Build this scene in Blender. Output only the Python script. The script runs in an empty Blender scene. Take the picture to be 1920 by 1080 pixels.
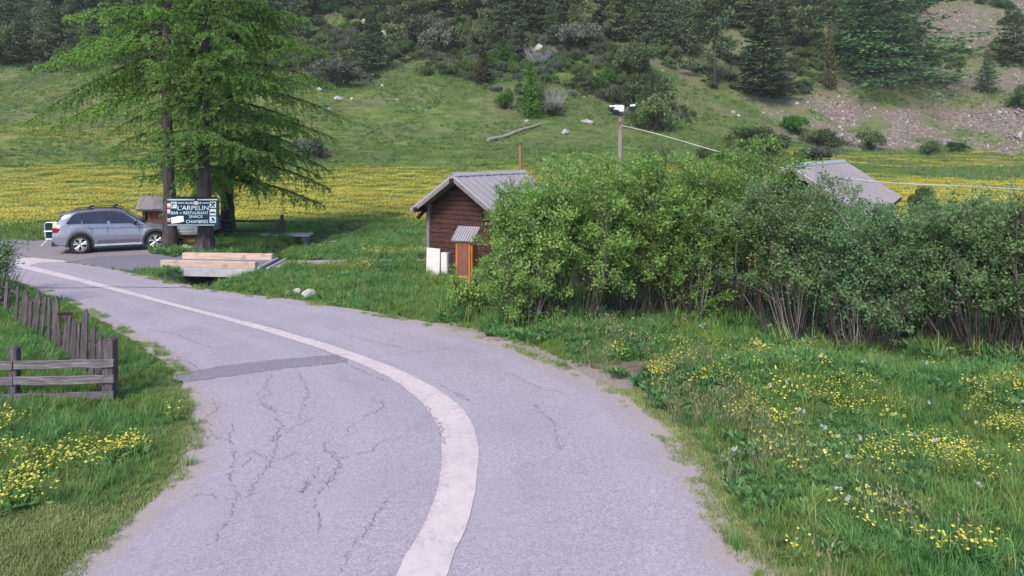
import bpy, bmesh, math, random
import numpy as np
from mathutils import Vector, Matrix, Euler

# ------------------------------------------------------------------ camera, sky, sun, exposure
S = bpy.context.scene
COL = S.collection
F, UH, VH, HC = 1300.0, 960.0, 285.0, 4.2      # focal (px), principal point / horizon row (px), camera height (m)
cam_d = bpy.data.cameras.new('camera'); cam = bpy.data.objects.new('camera', cam_d); COL.objects.link(cam)
cam.location = (0, 0, HC); cam.rotation_euler = (math.radians(90), 0, 0)
cam_d.sensor_width = 36.0; cam_d.lens = 36.0 * F / 1920.0
cam_d.shift_y = -(540.0 - VH) / 1920.0
cam_d.clip_start = 0.1; cam_d.clip_end = 2000
S.camera = cam
SUN_EL, SUN_AZ = 44.0, 205.0      # azimuth: compass, clockwise from +Y
world = bpy.data.worlds.new('World'); S.world = world; world.use_nodes = True
wn = world.node_tree; bg = wn.nodes['Background']
sky = wn.nodes.new('ShaderNodeTexSky'); sky.sky_type = 'NISHITA'; sky.sun_disc = False
sky.sun_elevation = math.radians(SUN_EL); sky.sun_rotation = math.radians(SUN_AZ)
sky.altitude = 1600; sky.dust_density = 1.5; sky.ozone_density = 1.0
wn.links.new(sky.outputs[0], bg.inputs[0]); bg.inputs[1].default_value = 0.14
sun_d = bpy.data.lights.new('sun', 'SUN'); sun_d.energy = 2.4; sun_d.angle = math.radians(20); sun_d.color = (1.0, 0.89, 0.78)
sun = bpy.data.objects.new('sun', sun_d); COL.objects.link(sun); sun.location = (-20, -20, 40)
_a, _e = math.radians(SUN_AZ), math.radians(SUN_EL)
sdir = Vector((math.sin(_a) * math.cos(_e), math.cos(_a) * math.cos(_e), math.sin(_e)))
sun.rotation_euler = sdir.to_track_quat('Z', 'Y').to_euler()
S.view_settings.view_transform = 'Standard'; S.view_settings.look = 'None'
S.view_settings.exposure = 1.02; S.view_settings.gamma = 1.0
S.cycles.max_bounces = 7; S.cycles.diffuse_bounces = 4; S.cycles.glossy_bounces = 2; S.cycles.transmission_bounces = 4

# ------------------------------------------------------------------ helpers
rng = np.random.default_rng(7); random.seed(7)
PI = math.pi
def G(u, v, h=0.0):
    y = F * (HC - h) / (v - VH)
    return ((u - UH) * y / F, y)
def D(u, v, y):                      # point on a pixel ray at depth y
    return Vector(((u - UH) * y / F, y, HC - (v - VH) * y / F))

class MB:
    def __init__(s): s.v = []; s.f = []
    def add(s, vs, fs):
        o = len(s.v); s.v += [tuple(p) for p in vs]; s.f += [tuple(i + o for i in f) for f in fs]; return s
    def box(s, c, d, rot=None):
        hx, hy, hz = d[0] / 2, d[1] / 2, d[2] / 2
        vs = [Vector((x, y, z)) for z in (-hz, hz) for y in (-hy, hy) for x in (-hx, hx)]
        if rot is not None:
            R = Euler(rot).to_matrix(); vs = [R @ p for p in vs]
        c = Vector(c)
        return s.add([p + c for p in vs], [(0, 2, 3, 1), (4, 5, 7, 6), (0, 1, 5, 4), (2, 6, 7, 3), (0, 4, 6, 2), (1, 3, 7, 5)])
    def tube(s, pts, rs, n=8, caps=True):
        pts = [Vector(p) for p in pts]
        if not hasattr(rs, '__len__'): rs = [rs] * len(pts)
        vs = []; fs = []
        up = Vector((0, 0, 1))
        for i, p in enumerate(pts):
            t = (pts[min(i + 1, len(pts) - 1)] - pts[max(i - 1, 0)]).normalized()
            a = t.cross(up) if abs(t.z) < 0.95 else t.cross(Vector((1, 0, 0)))
            a.normalize(); b = t.cross(a).normalized()
            for k in range(n):
                th = 2 * PI * k / n
                vs.append(p + (a * math.cos(th) + b * math.sin(th)) * rs[i])
        for i in range(len(pts) - 1):
            for k in range(n):
                k2 = (k + 1) % n
                fs.append((i * n + k, i * n + k2, (i + 1) * n + k2, (i + 1) * n + k))
        if caps:
            fs.append(tuple(range(n - 1, -1, -1))); fs.append(tuple((len(pts) - 1) * n + k for k in range(n)))
        return s.add(vs, fs)
    def prism(s, poly, axis, a, b):
        """poly 2D extruded along axis from a to b: axis 0 -> (y,z), 1 -> (x,z), 2 -> (x,y)"""
        n = len(poly)
        def mk(p, t):
            return (t, p[0], p[1]) if axis == 0 else ((p[0], t, p[1]) if axis == 1 else (p[0], p[1], t))
        vs = [mk(p, a) for p in poly] + [mk(p, b) for p in poly]
        fs = [tuple(range(n))[::-1], tuple(range(n, 2 * n))] + [(i, (i + 1) % n, n + (i + 1) % n, n + i) for i in range(n)]
        return s.add(vs, fs)

def fixnormals(me):
    bm = bmesh.new(); bm.from_mesh(me); bmesh.ops.recalc_face_normals(bm, faces=bm.faces); bm.to_mesh(me); bm.free()
def mesh_of(name, mb, mat, smooth=None, fix=True):
    me = bpy.data.meshes.new(name); me.from_pydata(mb.v, [], mb.f)
    if fix: fixnormals(me)
    if mat: me.materials.append(mat)
    if smooth is not None:
        me.polygons.foreach_set('use_smooth', [True] * len(me.polygons))
        me.set_sharp_from_angle(angle=math.radians(smooth))
    me.update(); return me
def link(o, parent=None, loc=None, rot=None):
    COL.objects.link(o)
    if parent: o.parent = parent
    if loc is not None: o.location = loc
    if rot is not None: o.rotation_euler = rot
    return o
def obj(name, mb, mat, parent=None, loc=None, rot=None, smooth=None, bevel=0, fix=True):
    me = mb if isinstance(mb, bpy.types.Mesh) else mesh_of(name, mb, mat, smooth, fix)
    o = link(bpy.data.objects.new(name, me), parent, loc, rot)
    if bevel:
        m = o.modifiers.new('bevel', 'BEVEL'); m.width = bevel; m.segments = 1; m.limit_method = 'ANGLE'
    return o
def tag(o, label=None, cat=None, group=None, kind=None):
    if label: o['label'] = label
    if cat: o['category'] = cat
    if group: o['group'] = group
    if kind: o['kind'] = kind
    return o
def thing(name, label, cat, loc=(0, 0, 0), rotz=0, group=None):
    o = bpy.data.objects.new(name, None); o.empty_display_size = 0.2
    link(o, None, loc, (0, 0, rotz)); return tag(o, label, cat, group)

# --- value noise (numpy)
_tab = np.random.default_rng(3).random((256, 256))
def vn(x, y):
    x = np.asarray(x, float); y = np.asarray(y, float)
    xi = np.floor(x).astype(int); yi = np.floor(y).astype(int); fx = x - xi; fy = y - yi
    fx = fx * fx * (3 - 2 * fx); fy = fy * fy * (3 - 2 * fy)
    g = lambda a, b: _tab[a % 256, b % 256]
    return (g(xi, yi) * (1 - fx) + g(xi + 1, yi) * fx) * (1 - fy) + (g(xi, yi + 1) * (1 - fx) + g(xi + 1, yi + 1) * fx) * fy
def fbm(x, y, o=4):
    r = 0; a = 0.5; t = 0
    for i in range(o): r = r + a * vn(x * 2 ** i + 17 * i, y * 2 ** i + 31 * i); t += a; a *= 0.5
    return r / t
def sst(a, b, x):
    t = np.clip((np.asarray(x, float) - a) / (b - a), 0, 1); return t * t * (3 - 2 * t)
def pl_dist(x, y, pts):
    x = np.asarray(x, float); y = np.asarray(y, float); d = np.full(x.shape, 1e9)
    for (x0, y0), (x1, y1) in zip(pts[:-1], pts[1:]):
        dx, dy = x1 - x0, y1 - y0; t = np.clip(((x - x0) * dx + (y - y0) * dy) / (dx * dx + dy * dy), 0, 1)
        d = np.minimum(d, np.hypot(x - x0 - t * dx, y - y0 - t * dy))
    return d
def inpoly(x, y, poly):
    x = np.asarray(x, float); y = np.asarray(y, float); c = np.zeros(x.shape, bool); n = len(poly)
    for i in range(n):
        x0, y0 = poly[i]; x1, y1 = poly[(i + 1) % n]
        k = ((y0 > y) != (y1 > y)) & (x < (x1 - x0) * (y - y0) / ((y1 - y0) if abs(y1 - y0) > 1e-12 else 1e-12) + x0)
        c ^= k
    return c

# ------------------------------------------------------------------ materials
def nt(name):
    m = bpy.data.materials.new(name); m.use_nodes = True; t = m.node_tree
    return m, t, t.nodes['Principled BSDF'], t.nodes['Material Output']
def ramp(t, fac, stops):
    r = t.nodes.new('ShaderNodeValToRGB'); e = r.color_ramp.elements
    while len(e) < len(stops): e.new(0.5)
    for el, (p, c) in zip(e, stops): el.position = p; el.color = (*c, 1) if len(c) == 3 else c
    if fac is not None: t.links.new(fac, r.inputs[0])
    return r.outputs[0]
def noise(t, vec, scale, detail=4, rough=0.55, dist=0.0):
    n = t.nodes.new('ShaderNodeTexNoise'); n.inputs['Scale'].default_value = scale; n.inputs['Detail'].default_value = detail
    n.inputs['Roughness'].default_value = rough; n.inputs['Distortion'].default_value = dist
    if vec is not None: t.links.new(vec, n.inputs['Vector'])
    return n.outputs['Fac']
def mixc(t, fac, a, b, mode='MIX'):
    n = t.nodes.new('ShaderNodeMix'); n.data_type = 'RGBA'; n.blend_type = mode
    for i, val in ((0, fac), (6, a), (7, b)):
        if isinstance(val, bpy.types.NodeSocket): t.links.new(val, n.inputs[i])
        elif i == 0: n.inputs[0].default_value = val
        else: n.inputs[i].default_value = (*val, 1)
    return n.outputs[2]
def math_(t, op, a, b=None):
    n = t.nodes.new('ShaderNodeMath'); n.operation = op
    for i, val in enumerate((a, b)):
        if val is None: continue
        if isinstance(val, bpy.types.NodeSocket): t.links.new(val, n.inputs[i])
        else: n.inputs[i].default_value = val
    return n.outputs[0]
def bump(t, p, h, strength=0.4, dist=0.02):
    b = t.nodes.new('ShaderNodeBump'); b.inputs['Strength'].default_value = strength; b.inputs['Distance'].default_value = dist
    t.links.new(h, b.inputs['Height']); t.links.new(b.outputs[0], p.inputs['Normal'])
def coord(t, out='Object', scale=None):
    c = t.nodes.new('ShaderNodeTexCoord').outputs[out]
    if scale:
        m = t.nodes.new('ShaderNodeMapping'); m.inputs['Scale'].default_value = scale; t.links.new(c, m.inputs[0]); c = m.outputs[0]
    return c
def wpos(t, scale=None):
    c = t.nodes.new('ShaderNodeNewGeometry').outputs['Position']
    if scale:
        m = t.nodes.new('ShaderNodeMapping'); m.inputs['Scale'].default_value = scale; t.links.new(c, m.inputs[0]); c = m.outputs[0]
    return c
def attr(t, name):
    a = t.nodes.new('ShaderNodeAttribute'); a.attribute_name = name; return a.outputs['Fac']

def plain(name, c, rough=0.6, metal=0.0, var=0.12, scale=6.0, bmp=0.0, spec=0.5, stretch=None):
    m, t, p, o = nt(name)
    n = noise(t, coord(t, 'Object', stretch), scale, 5)
    t.links.new(ramp(t, n, [(0.25, tuple(x * (1 - var) for x in c)), (0.75, tuple(min(1, x * (1 + var)) for x in c))]), p.inputs['Base Color'])
    p.inputs['Roughness'].default_value = rough; p.inputs['Metallic'].default_value = metal
    p.inputs['Specular IOR Level'].default_value = spec
    if bmp: bump(t, p, n, bmp, 0.01)
    return m
def wood(name, dark, mid, light, stretch=(1, 1, 14), scale=3.0, rough=0.85):
    """grain runs along the axis with the SMALLEST stretch factor"""
    m, t, p, o = nt(name)
    oi = t.nodes.new('ShaderNodeObjectInfo')
    va = t.nodes.new('ShaderNodeVectorMath'); va.operation = 'ADD'
    t.links.new(coord(t, 'Object', stretch), va.inputs[0]); 
    sc = math_(t, 'MULTIPLY', oi.outputs['Random'], 50.0); t.links.new(sc, va.inputs[1])
    n = noise(t, va.outputs[0], scale, 6, 0.65, 0.3)
    c = ramp(t, n, [(0.28, dark), (0.5, mid), (0.72, light)])
    c2 = mixc(t, math_(t, 'MULTIPLY', oi.outputs['Random'], 0.35), c, tuple(x * 0.6 for x in mid))
    blot = noise(t, coord(t), 2.2, 3)
    c3 = mixc(t, ramp(t, blot, [(0.6, (0, 0, 0)), (0.75, (0.6, 0.6, 0.6))]), c2, tuple(x * 0.5 for x in dark))
    t.links.new(c3, p.inputs['Base Color']); p.inputs['Roughness'].default_value = rough
    p.inputs['Specular IOR Level'].default_value = 0.2
    bump(t, p, n, 0.5, 0.012); return m
def leafmat(name, dark, mid, light, transl=0.3, pscale=0.9, ovar=0.25, rough=0.55, spec=0.25, warm=None):
    m, t, p, o = nt(name)
    r = attr(t, 'rnd'); oi = t.nodes.new('ShaderNodeObjectInfo')
    n = noise(t, wpos(t), pscale, 3)
    f = math_(t, 'ADD', math_(t, 'MULTIPLY', r, 0.55), math_(t, 'MULTIPLY', math_(t, 'SUBTRACT', n, 0.28), 0.75))
    f = math_(t, 'ADD', f, math_(t, 'MULTIPLY', math_(t, 'SUBTRACT', oi.outputs['Random'], 0.5), ovar))
    c = ramp(t, f, [(0.1, dark), (0.5, mid), (0.92, light)])
    if warm:
        wn_ = noise(t, wpos(t), 0.55, 3, 0.6); c = mixc(t, ramp(t, wn_, [(0.40, (0, 0, 0)), (0.62, (0.85, 0.85, 0.85))]), c, mixc(t, 0.5, c, warm))
        dn_ = math_(t, 'GREATER_THAN', oi.outputs['Random'], 0.86); c = mixc(t, math_(t, 'MULTIPLY', dn_, 0.5), c, (0.30, 0.27, 0.13))
    t.links.new(c, p.inputs['Base Color']); p.inputs['Roughness'].default_value = rough; p.inputs['Specular IOR Level'].default_value = spec
    tr = t.nodes.new('ShaderNodeBsdfTranslucent'); t.links.new(c, tr.inputs[0])
    mx = t.nodes.new('ShaderNodeMixShader'); mx.inputs[0].default_value = transl
    t.links.new(p.outputs[0], mx.inputs[1]); t.links.new(tr.outputs[0], mx.inputs[2]); t.links.new(mx.outputs[0], o.inputs[0])
    return m
def bark(name, dark, light, scale=5.0, stretch=(3, 3, 0.6), bs=0.9):
    m, t, p, o = nt(name)
    n = noise(t, coord(t, 'Object', stretch), scale, 6, 0.65, 0.4)
    t.links.new(ramp(t, n, [(0.3, dark), (0.7, light)]), p.inputs['Base Color']); p.inputs['Roughness'].default_value = 0.9
    p.inputs['Specular IOR Level'].default_value = 0.15
    bump(t, p, n, bs, 0.06); return m

M = {}
# asphalt: pale worn, speckled with aggregate
def asphalt(name, c, contrast=0.22, edge=None):
    m, t, p, o = nt(name); co = coord(t)
    fine = noise(t, co, 42, 2, 0.7); mid = noise(t, co, 9, 4, 0.6); big = noise(t, co, 0.45, 4, 0.6)
    vor = t.nodes.new('ShaderNodeTexVoronoi'); vor.inputs['Scale'].default_value = 34; t.links.new(co, vor.inputs['Vector'])
    a = ramp(t, fine, [(0.33, tuple(x * (1 - contrast * 1.5) for x in c)), (0.5, c), (0.68, tuple(min(1, x * (1 + contrast * 1.6)) for x in c))])
    a = mixc(t, 0.3, a, mixc(t, vor.outputs['Color'], tuple(x * 0.68 for x in c), tuple(x * 1.3 for x in c)))
    b = mixc(t, ramp(t, mid, [(0.4, (0, 0, 0)), (0.75, (0.35, 0.35, 0.35))]), a, tuple(x * 0.8 for x in c))
    d = mixc(t, ramp(t, big, [(0.35, (0, 0, 0)), (0.7, (0.55, 0.55, 0.55))]), b, tuple(x * y for x, y in zip(c, (0.8, 0.8, 0.84))))
    if edge:
        lane = attr(t, 'lane'); tk = math_(t, 'MULTIPLY', lane, noise(t, co, 0.8, 4, 0.6))
        d = mixc(t, ramp(t, tk, [(0.25, (0, 0, 0)), (0.75, (0.6, 0.6, 0.6))]), d, tuple(x * 1.14 for x in c))
        stn = noise(t, co, 0.9, 6, 0.7, 1.2); d = mixc(t, ramp(t, stn, [(0.56, (0, 0, 0)), (0.70, (0.5, 0.5, 0.5))]), d, tuple(x * 0.72 for x in c))
        st2 = noise(t, co, 6.0, 3, 0.5); d = mixc(t, ramp(t, st2, [(0.70, (0, 0, 0)), (0.78, (0.55, 0.55, 0.55))]), d, tuple(x * 0.6 for x in c))
        e = attr(t, 'edge')
        nn = noise(t, co, 3.0, 5, 0.7)
        ee = math_(t, 'MULTIPLY', e, math_(t, 'MULTIPLY', nn, 1.7))
        d = mixc(t, ramp(t, ee, [(0.25, (0, 0, 0)), (0.8, (0.8, 0.8, 0.8))]), d, edge)
    t.links.new(d, p.inputs['Base Color']); p.inputs['Roughness'].default_value = 0.85; p.inputs['Specular IOR Level'].default_value = 0.3
    bump(t, p, fine, 0.35, 0.006); return m
M['asphalt'] = asphalt('asphalt', (0.342, 0.306, 0.348), 0.3, (0.34, 0.275, 0.25))
M['asphalt_dark'] = asphalt('asphalt_dark', (0.19, 0.175, 0.215), 0.2)
M['patch'] = asphalt('patch', (0.235, 0.212, 0.245), 0.3)
M['gravel'] = asphalt('gravel', (0.25, 0.22, 0.24), 0.45)
M['path'] = asphalt('path', (0.33, 0.3, 0.31), 0.25)
M['shoulder'] = asphalt('shoulder', (0.29, 0.235, 0.215), 0.5)
M['crack'] = plain('crack', (0.195, 0.172, 0.195), 0.95, var=0.3)
def paintmat():
    m, t, p, o = nt('road_paint'); co = coord(t)
    n = noise(t, co, 5, 6, 0.7); f = noise(t, co, 50, 2)
    c = ramp(t, n, [(0.25, (0.48, 0.41, 0.42)), (0.5, (0.56, 0.475, 0.485)), (0.75, (0.60, 0.52, 0.525))])
    c = mixc(t, ramp(t, f, [(0.62, (0, 0, 0)), (0.75, (0.3, 0.3, 0.3))]), c, (0.42, 0.38, 0.42))
    wr = noise(t, co, 11, 6, 0.75, 0.6); bg_ = noise(t, co, 1.3, 3); ww = math_(t, 'ADD', math_(t, 'MULTIPLY', wr, 0.8), math_(t, 'MULTIPLY', bg_, 0.35))
    ww = math_(t, 'ADD', ww, math_(t, 'MULTIPLY', attr(t, 'edge'), 0.06))
    c = mixc(t, ramp(t, ww, [(0.61, (0, 0, 0)), (0.70, (0.7, 0.7, 0.7))]), c, (0.37, 0.325, 0.36))
    c = mixc(t, ramp(t, noise(t, co, 0.7, 4, 0.6), [(0.45, (0, 0, 0)), (0.7, (0.35, 0.35, 0.35))]), c, (0.42, 0.36, 0.38))
    t.links.new(c, p.inputs['Base Color']); p.inputs['Roughness'].default_value = 0.7; bump(t, p, f, 0.2, 0.004); return m
M['paint'] = paintmat()
M['concrete'] = plain('concrete', (0.38, 0.36, 0.38), 0.9, var=0.25, scale=3, bmp=0.3)
M['old_wood'] = wood('old_wood', (0.035, 0.030, 0.034), (0.145, 0.130, 0.138), (0.30, 0.28, 0.29), (1, 14, 14))
M['picket_wood'] = wood('picket_wood', (0.03, 0.023, 0.024), (0.095, 0.078, 0.082), (0.20, 0.172, 0.175), (14, 14, 1))
M['post_wood'] = wood('post_wood', (0.03, 0.024, 0.026), (0.09, 0.074, 0.078), (0.18, 0.155, 0.16), (12, 12, 1))
M['beam_wood'] = wood('beam_wood', (0.36, 0.25, 0.19), (0.54, 0.405, 0.33), (0.64, 0.50, 0.42), (0.6, 9, 9), 2.5)
M['cabin_wood'] = wood('cabin_wood', (0.025, 0.011, 0.010), (0.070, 0.032, 0.027), (0.115, 0.06, 0.05), (1, 12, 12), 3)
M['cabin_trim'] = wood('cabin_trim', (0.10, 0.085, 0.085), (0.20, 0.17, 0.175), (0.28, 0.25, 0.26), (5, 1, 5), 3)
M['cabin_dark'] = wood('cabin_dark', (0.015, 0.007, 0.008), (0.035, 0.016, 0.017), (0.07, 0.035, 0.035), (12, 12, 1), 3)
M['orange_wood'] = wood('orange_wood', (0.30, 0.10, 0.025), (0.46, 0.17, 0.045), (0.58, 0.26, 0.09), (10, 10, 1), 3, 0.6)
M['red_wood'] = wood('red_wood', (0.13, 0.05, 0.035), (0.20, 0.08, 0.06), (0.26, 0.12, 0.09), (10, 10, 1), 3, 0.6)
M['shingle'] = wood('shingle', (0.17, 0.14, 0.14), (0.30, 0.26, 0.26), (0.40, 0.36, 0.36), (10, 10, 1), 3)
M['hut_wood'] = wood('hut_wood', (0.07, 0.05, 0.045), (0.16, 0.12, 0.11), (0.24, 0.19, 0.17), (10, 10, 1), 3)
M['roof_metal'] = plain('roof_metal', (0.40, 0.365, 0.385), 0.5, 0.25, var=0.12, scale=2.5)
M['roof_seam'] = plain('roof_seam', (0.27, 0.245, 0.265), 0.5, 0.25, var=0.15, scale=3)
M['roof_pale'] = plain('roof_pale', (0.46, 0.44, 0.46), 0.45, 0.25, var=0.1, scale=2.5)
M['white_panel'] = plain('white_panel', (0.62, 0.575, 0.55), 0.6, var=0.12, scale=4)
M['metal_grey'] = plain('metal_grey', (0.32, 0.34, 0.36), 0.4, 0.6)
M['metal_pale'] = plain('metal_pale', (0.60, 0.60, 0.62), 0.4, 0.4)
M['black'] = plain('black', (0.012, 0.012, 0.014), 0.5)
M['dark_plastic'] = plain('dark_plastic', (0.025, 0.025, 0.03), 0.6)
M['rubber'] = plain('rubber', (0.018, 0.018, 0.02), 0.8, var=0.25)
M['rim'] = plain('rim', (0.62, 0.62, 0.66), 0.3, 0.6, var=0.05)
M['lamp_red'] = plain('lamp_red', (0.32, 0.008, 0.02), 0.15, var=0.2)
M['lamp_white'] = plain('lamp_white', (0.75, 0.75, 0.78), 0.15)
M['yellow_paper'] = plain('yellow_paper', (0.72, 0.60, 0.30), 0.7)
M['sign_blue'] = plain('sign_blue', (0.006, 0.034, 0.052), 0.7, var=0.35, scale=1.5, spec=0.15)
M['sign_pale'] = plain('sign_pale', (0.50, 0.56, 0.56), 0.5, var=0.08)
M['sign_white'] = plain('sign_white', (0.60, 0.68, 0.74), 0.5, var=0.08)
M['sign_red'] = plain('sign_red', (0.55, 0.16, 0.19), 0.5)
M['sign_pink'] = plain('sign_pink', (0.70, 0.50, 0.52), 0.5)
M['rock'] = plain('rock', (0.40, 0.37, 0.36), 0.95, var=0.35, scale=5, bmp=0.8)
M['rock_white'] = plain('rock_white', (0.42, 0.40, 0.385), 0.95, var=0.25, scale=5, bmp=0.8)
M['rock_dark'] = plain('rock_dark', (0.16, 0.14, 0.14), 0.95, var=0.35, scale=5, bmp=0.8)
M['scree_rock'] = plain('scree_rock', (0.25, 0.195, 0.19), 0.95, var=0.3, scale=3)
M['cable'] = plain('cable', (0.36, 0.38, 0.33), 0.7)
M['insulator'] = plain('insulator', (0.75, 0.75, 0.80), 0.3)
def carpaint(name, c, metal=0.55, rough=0.32):
    m, t, p, o = nt(name); n = noise(t, coord(t), 3, 4)
    t.links.new(ramp(t, n, [(0.3, tuple(x * 0.94 for x in c)), (0.7, c)]), p.inputs['Base Color'])
    p.inputs['Metallic'].default_value = metal; p.inputs['Roughness'].default_value = rough
    p.inputs['Coat Weight'].default_value = 0.6; p.inputs['Coat Roughness'].default_value = 0.08; return m
M['suv_paint'] = carpaint('suv_paint', (0.25, 0.245, 0.305))
M['door_grey'] = plain('door_grey', (0.09, 0.09, 0.12), 0.45)
M['car_paint'] = carpaint('car_paint', (0.55, 0.55, 0.58), 0.3)
def glassmat():
    m, t, p, o = nt('tinted_glass'); n = noise(t, coord(t), 2, 2)
    t.links.new(ramp(t, n, [(0.3, (0.008, 0.010, 0.018)), (0.7, (0.02, 0.024, 0.035))]), p.inputs['Base Color'])
    p.inputs['Roughness'].default_value = 0.06; p.inputs['Specular IOR Level'].default_value = 0.8; return m
M['glass'] = glassmat()
M['larch_bark'] = bark('larch_bark', (0.020, 0.016, 0.018), (0.125, 0.102, 0.100), 4.0, (3.2, 3.2, 0.5))
M['twig_bark'] = bark('twig_bark', (0.03, 0.024, 0.02), (0.11, 0.09, 0.075), 6.0)
M['willow_stem'] = bark('willow_stem', (0.03, 0.024, 0.023), (0.12, 0.098, 0.09), 4.0, (2, 2, 1), 0.4)
M['pale_stem'] = bark('pale_stem', (0.17, 0.15, 0.13), (0.36, 0.32, 0.29), 4.0, (2, 2, 1), 0.4)
M['dead_stem'] = bark('dead_stem', (0.20, 0.19, 0.19), (0.36, 0.35, 0.36), 4.0, (2, 2, 1), 0.2)
M['pole_wood'] = bark('pole_wood', (0.13, 0.10, 0.09), (0.33, 0.27, 0.25), 3.0, (5, 5, 0.5), 0.3)
M['stake_wood'] = bark('stake_wood', (0.20, 0.09, 0.04), (0.36, 0.18, 0.10), 3.0, (5, 5, 0.5), 0.3)
M['larch'] = leafmat('larch_needles', (0.087, 0.178, 0.040), (0.196, 0.374, 0.077), (0.368, 0.610, 0.133), 0.5, 0.5)
M['larch_bright'] = leafmat('larch_bright', (0.05, 0.13, 0.02), (0.09, 0.22, 0.03), (0.15, 0.32, 0.05), 0.35, 0.5)
M['spruce'] = leafmat('spruce_needles', (0.043, 0.076, 0.038), (0.110, 0.173, 0.075), (0.222, 0.305, 0.113), 0.15, 0.25, 0.35)
M['pine'] = leafmat('pine_needles', (0.064, 0.096, 0.044), (0.150, 0.208, 0.088), (0.284, 0.347, 0.144), 0.15, 0.25, 0.35)
M['green_conifer'] = leafmat('green_conifer', (0.037, 0.087, 0.037), (0.095, 0.192, 0.068), (0.189, 0.312, 0.099), 0.2, 0.25, 0.3)
M['rusty'] = leafmat('rusty_needles', (0.05, 0.045, 0.02), (0.10, 0.085, 0.04), (0.16, 0.13, 0.06), 0.15, 0.3)
M['willow'] = leafmat('willow_leaves', (0.109, 0.208, 0.051), (0.244, 0.407, 0.101), (0.450, 0.622, 0.200), 0.5, 1.5, 0.3)
M['willow_grey'] = leafmat('willow_grey_leaves', (0.096, 0.172, 0.066), (0.201, 0.319, 0.130), (0.354, 0.482, 0.231), 0.48, 1.5, 0.3)
M['willow_dark'] = leafmat('willow_dark_leaves', (0.077, 0.162, 0.069), (0.173, 0.299, 0.132), (0.318, 0.461, 0.213), 0.48, 1.5, 0.3)
M['shrub'] = leafmat('shrub_leaves', (0.062, 0.104, 0.037), (0.138, 0.201, 0.074), (0.241, 0.311, 0.130), 0.4, 0.3, 0.45)
M['shrub_grey'] = leafmat('shrub_grey_leaves', (0.075, 0.085, 0.062), (0.14, 0.155, 0.115), (0.22, 0.24, 0.18), 0.3, 0.3, 0.3)
M['shrub_bright'] = leafmat('shrub_bright_leaves', (0.04, 0.12, 0.015), (0.08, 0.21, 0.025), (0.14, 0.30, 0.05), 0.35, 0.3, 0.3)
M['juniper'] = leafmat('juniper_needles', (0.03, 0.06, 0.016), (0.07, 0.11, 0.03), (0.12, 0.17, 0.055), 0.2, 0.3, 0.3)
M['dead_twigs'] = leafmat('dead_twigs', (0.17, 0.16, 0.16), (0.30, 0.29, 0.30), (0.46, 0.45, 0.46), 0.0, 0.3, 0.2)
M['grass'] = leafmat('grass_blades', (0.074, 0.197, 0.062), (0.156, 0.349, 0.103), (0.325, 0.524, 0.150), 0.45, 0.6, 0.45, warm=(0.30, 0.34, 0.07))
M['grass_lawn'] = leafmat('grass_lawn', (0.163, 0.229, 0.070), (0.311, 0.381, 0.140), (0.510, 0.541, 0.246), 0.4, 1.2, 0.3)
M['grass_field'] = leafmat('grass_field', (0.079, 0.159, 0.038), (0.145, 0.251, 0.055), (0.238, 0.344, 0.086), 0.3, 0.12, 0.3)
M['grass_dry'] = leafmat('grass_dry', (0.14, 0.15, 0.07), (0.25, 0.24, 0.13), (0.38, 0.35, 0.22), 0.3, 0.4, 0.3)
M['herb'] = leafmat('herb_leaves', (0.059, 0.146, 0.050), (0.117, 0.259, 0.090), (0.235, 0.384, 0.147), 0.4, 0.5, 0.3)
M['petal'] = leafmat('yellow_petals', (0.522, 0.416, 0.058), (0.665, 0.577, 0.086), (0.741, 0.716, 0.202), 0.15, 0.5, 0.3)
M['petal_pale'] = leafmat('pale_petals', (0.45, 0.47, 0.12), (0.58, 0.58, 0.2), (0.66, 0.66, 0.3), 0.15, 0.5, 0.3)
M['puff'] = leafmat('white_puffs', (0.5, 0.5, 0.48), (0.6, 0.6, 0.58), (0.7, 0.7, 0.68), 0.3, 0.5, 0.1)

# ------------------------------------------------------------------ road layout (traced on the ground plane)
def chaikin(p, n=2):
    p = [tuple(q) for q in p]
    for _ in range(n):
        q = [p[0]]
        for a, b in zip(p[:-1], p[1:]):
            q += [(a[0] * .75 + b[0] * .25, a[1] * .75 + b[1] * .25), (a[0] * .25 + b[0] * .75, a[1] * .25 + b[1] * .75)]
        p = q + [p[-1]]
    return p
def resample(p, n):
    p = np.array(p, float); d = np.r_[0, np.cumsum(np.hypot(*np.diff(p, axis=0).T))]
    t = np.linspace(0, d[-1], n); return np.c_[np.interp(t, d, p[:, 0]), np.interp(t, d, p[:, 1])]
RL = [(-4.2, -9), (-4.45, 2)] + [G(*p) for p in [(90, 1080), (200, 1010), (290, 930), (330, 880), (350, 820), (355, 762), (338, 715), (300, 672), (240, 632), (190, 603), (130, 570), (60, 540), (0, 518), (-150, 480)]]
RR = [(2.9, -9), (2.75, 2)] + [G(*p) for p in [(1462, 1080), (1395, 1030), (1355, 960), (1312, 875), (1240, 792), (1150, 727), (1050, 682), (950, 642), (800, 604), (640, 576), (520, 559), (400, 545), (320, 529), (240, 510), (130, 493), (30, 479), (-150, 458)]]
RL = chaikin(RL); RR = chaikin(RR)
ROAD = RL + RR[::-1]
GRAVEL = [G(*p) for p in [(-160, 446), (60, 450), (140, 450), (240, 447), (302, 447), (330, 456), (345, 476), (352, 489), (320, 494), (240, 509), (130, 492), (30, 478), (-160, 457)]]
DRIVE = [G(*p) for p in [(128, 491), (185, 481), (300, 477), (352, 484), (352, 503), (300, 505), (243, 509)]]
DECK = dict(nl=(-12.75, 25.05), nr=(-9.1, 24.62), fl=(-12.85, 27.2), fr=(-9.2, 26.9))
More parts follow.
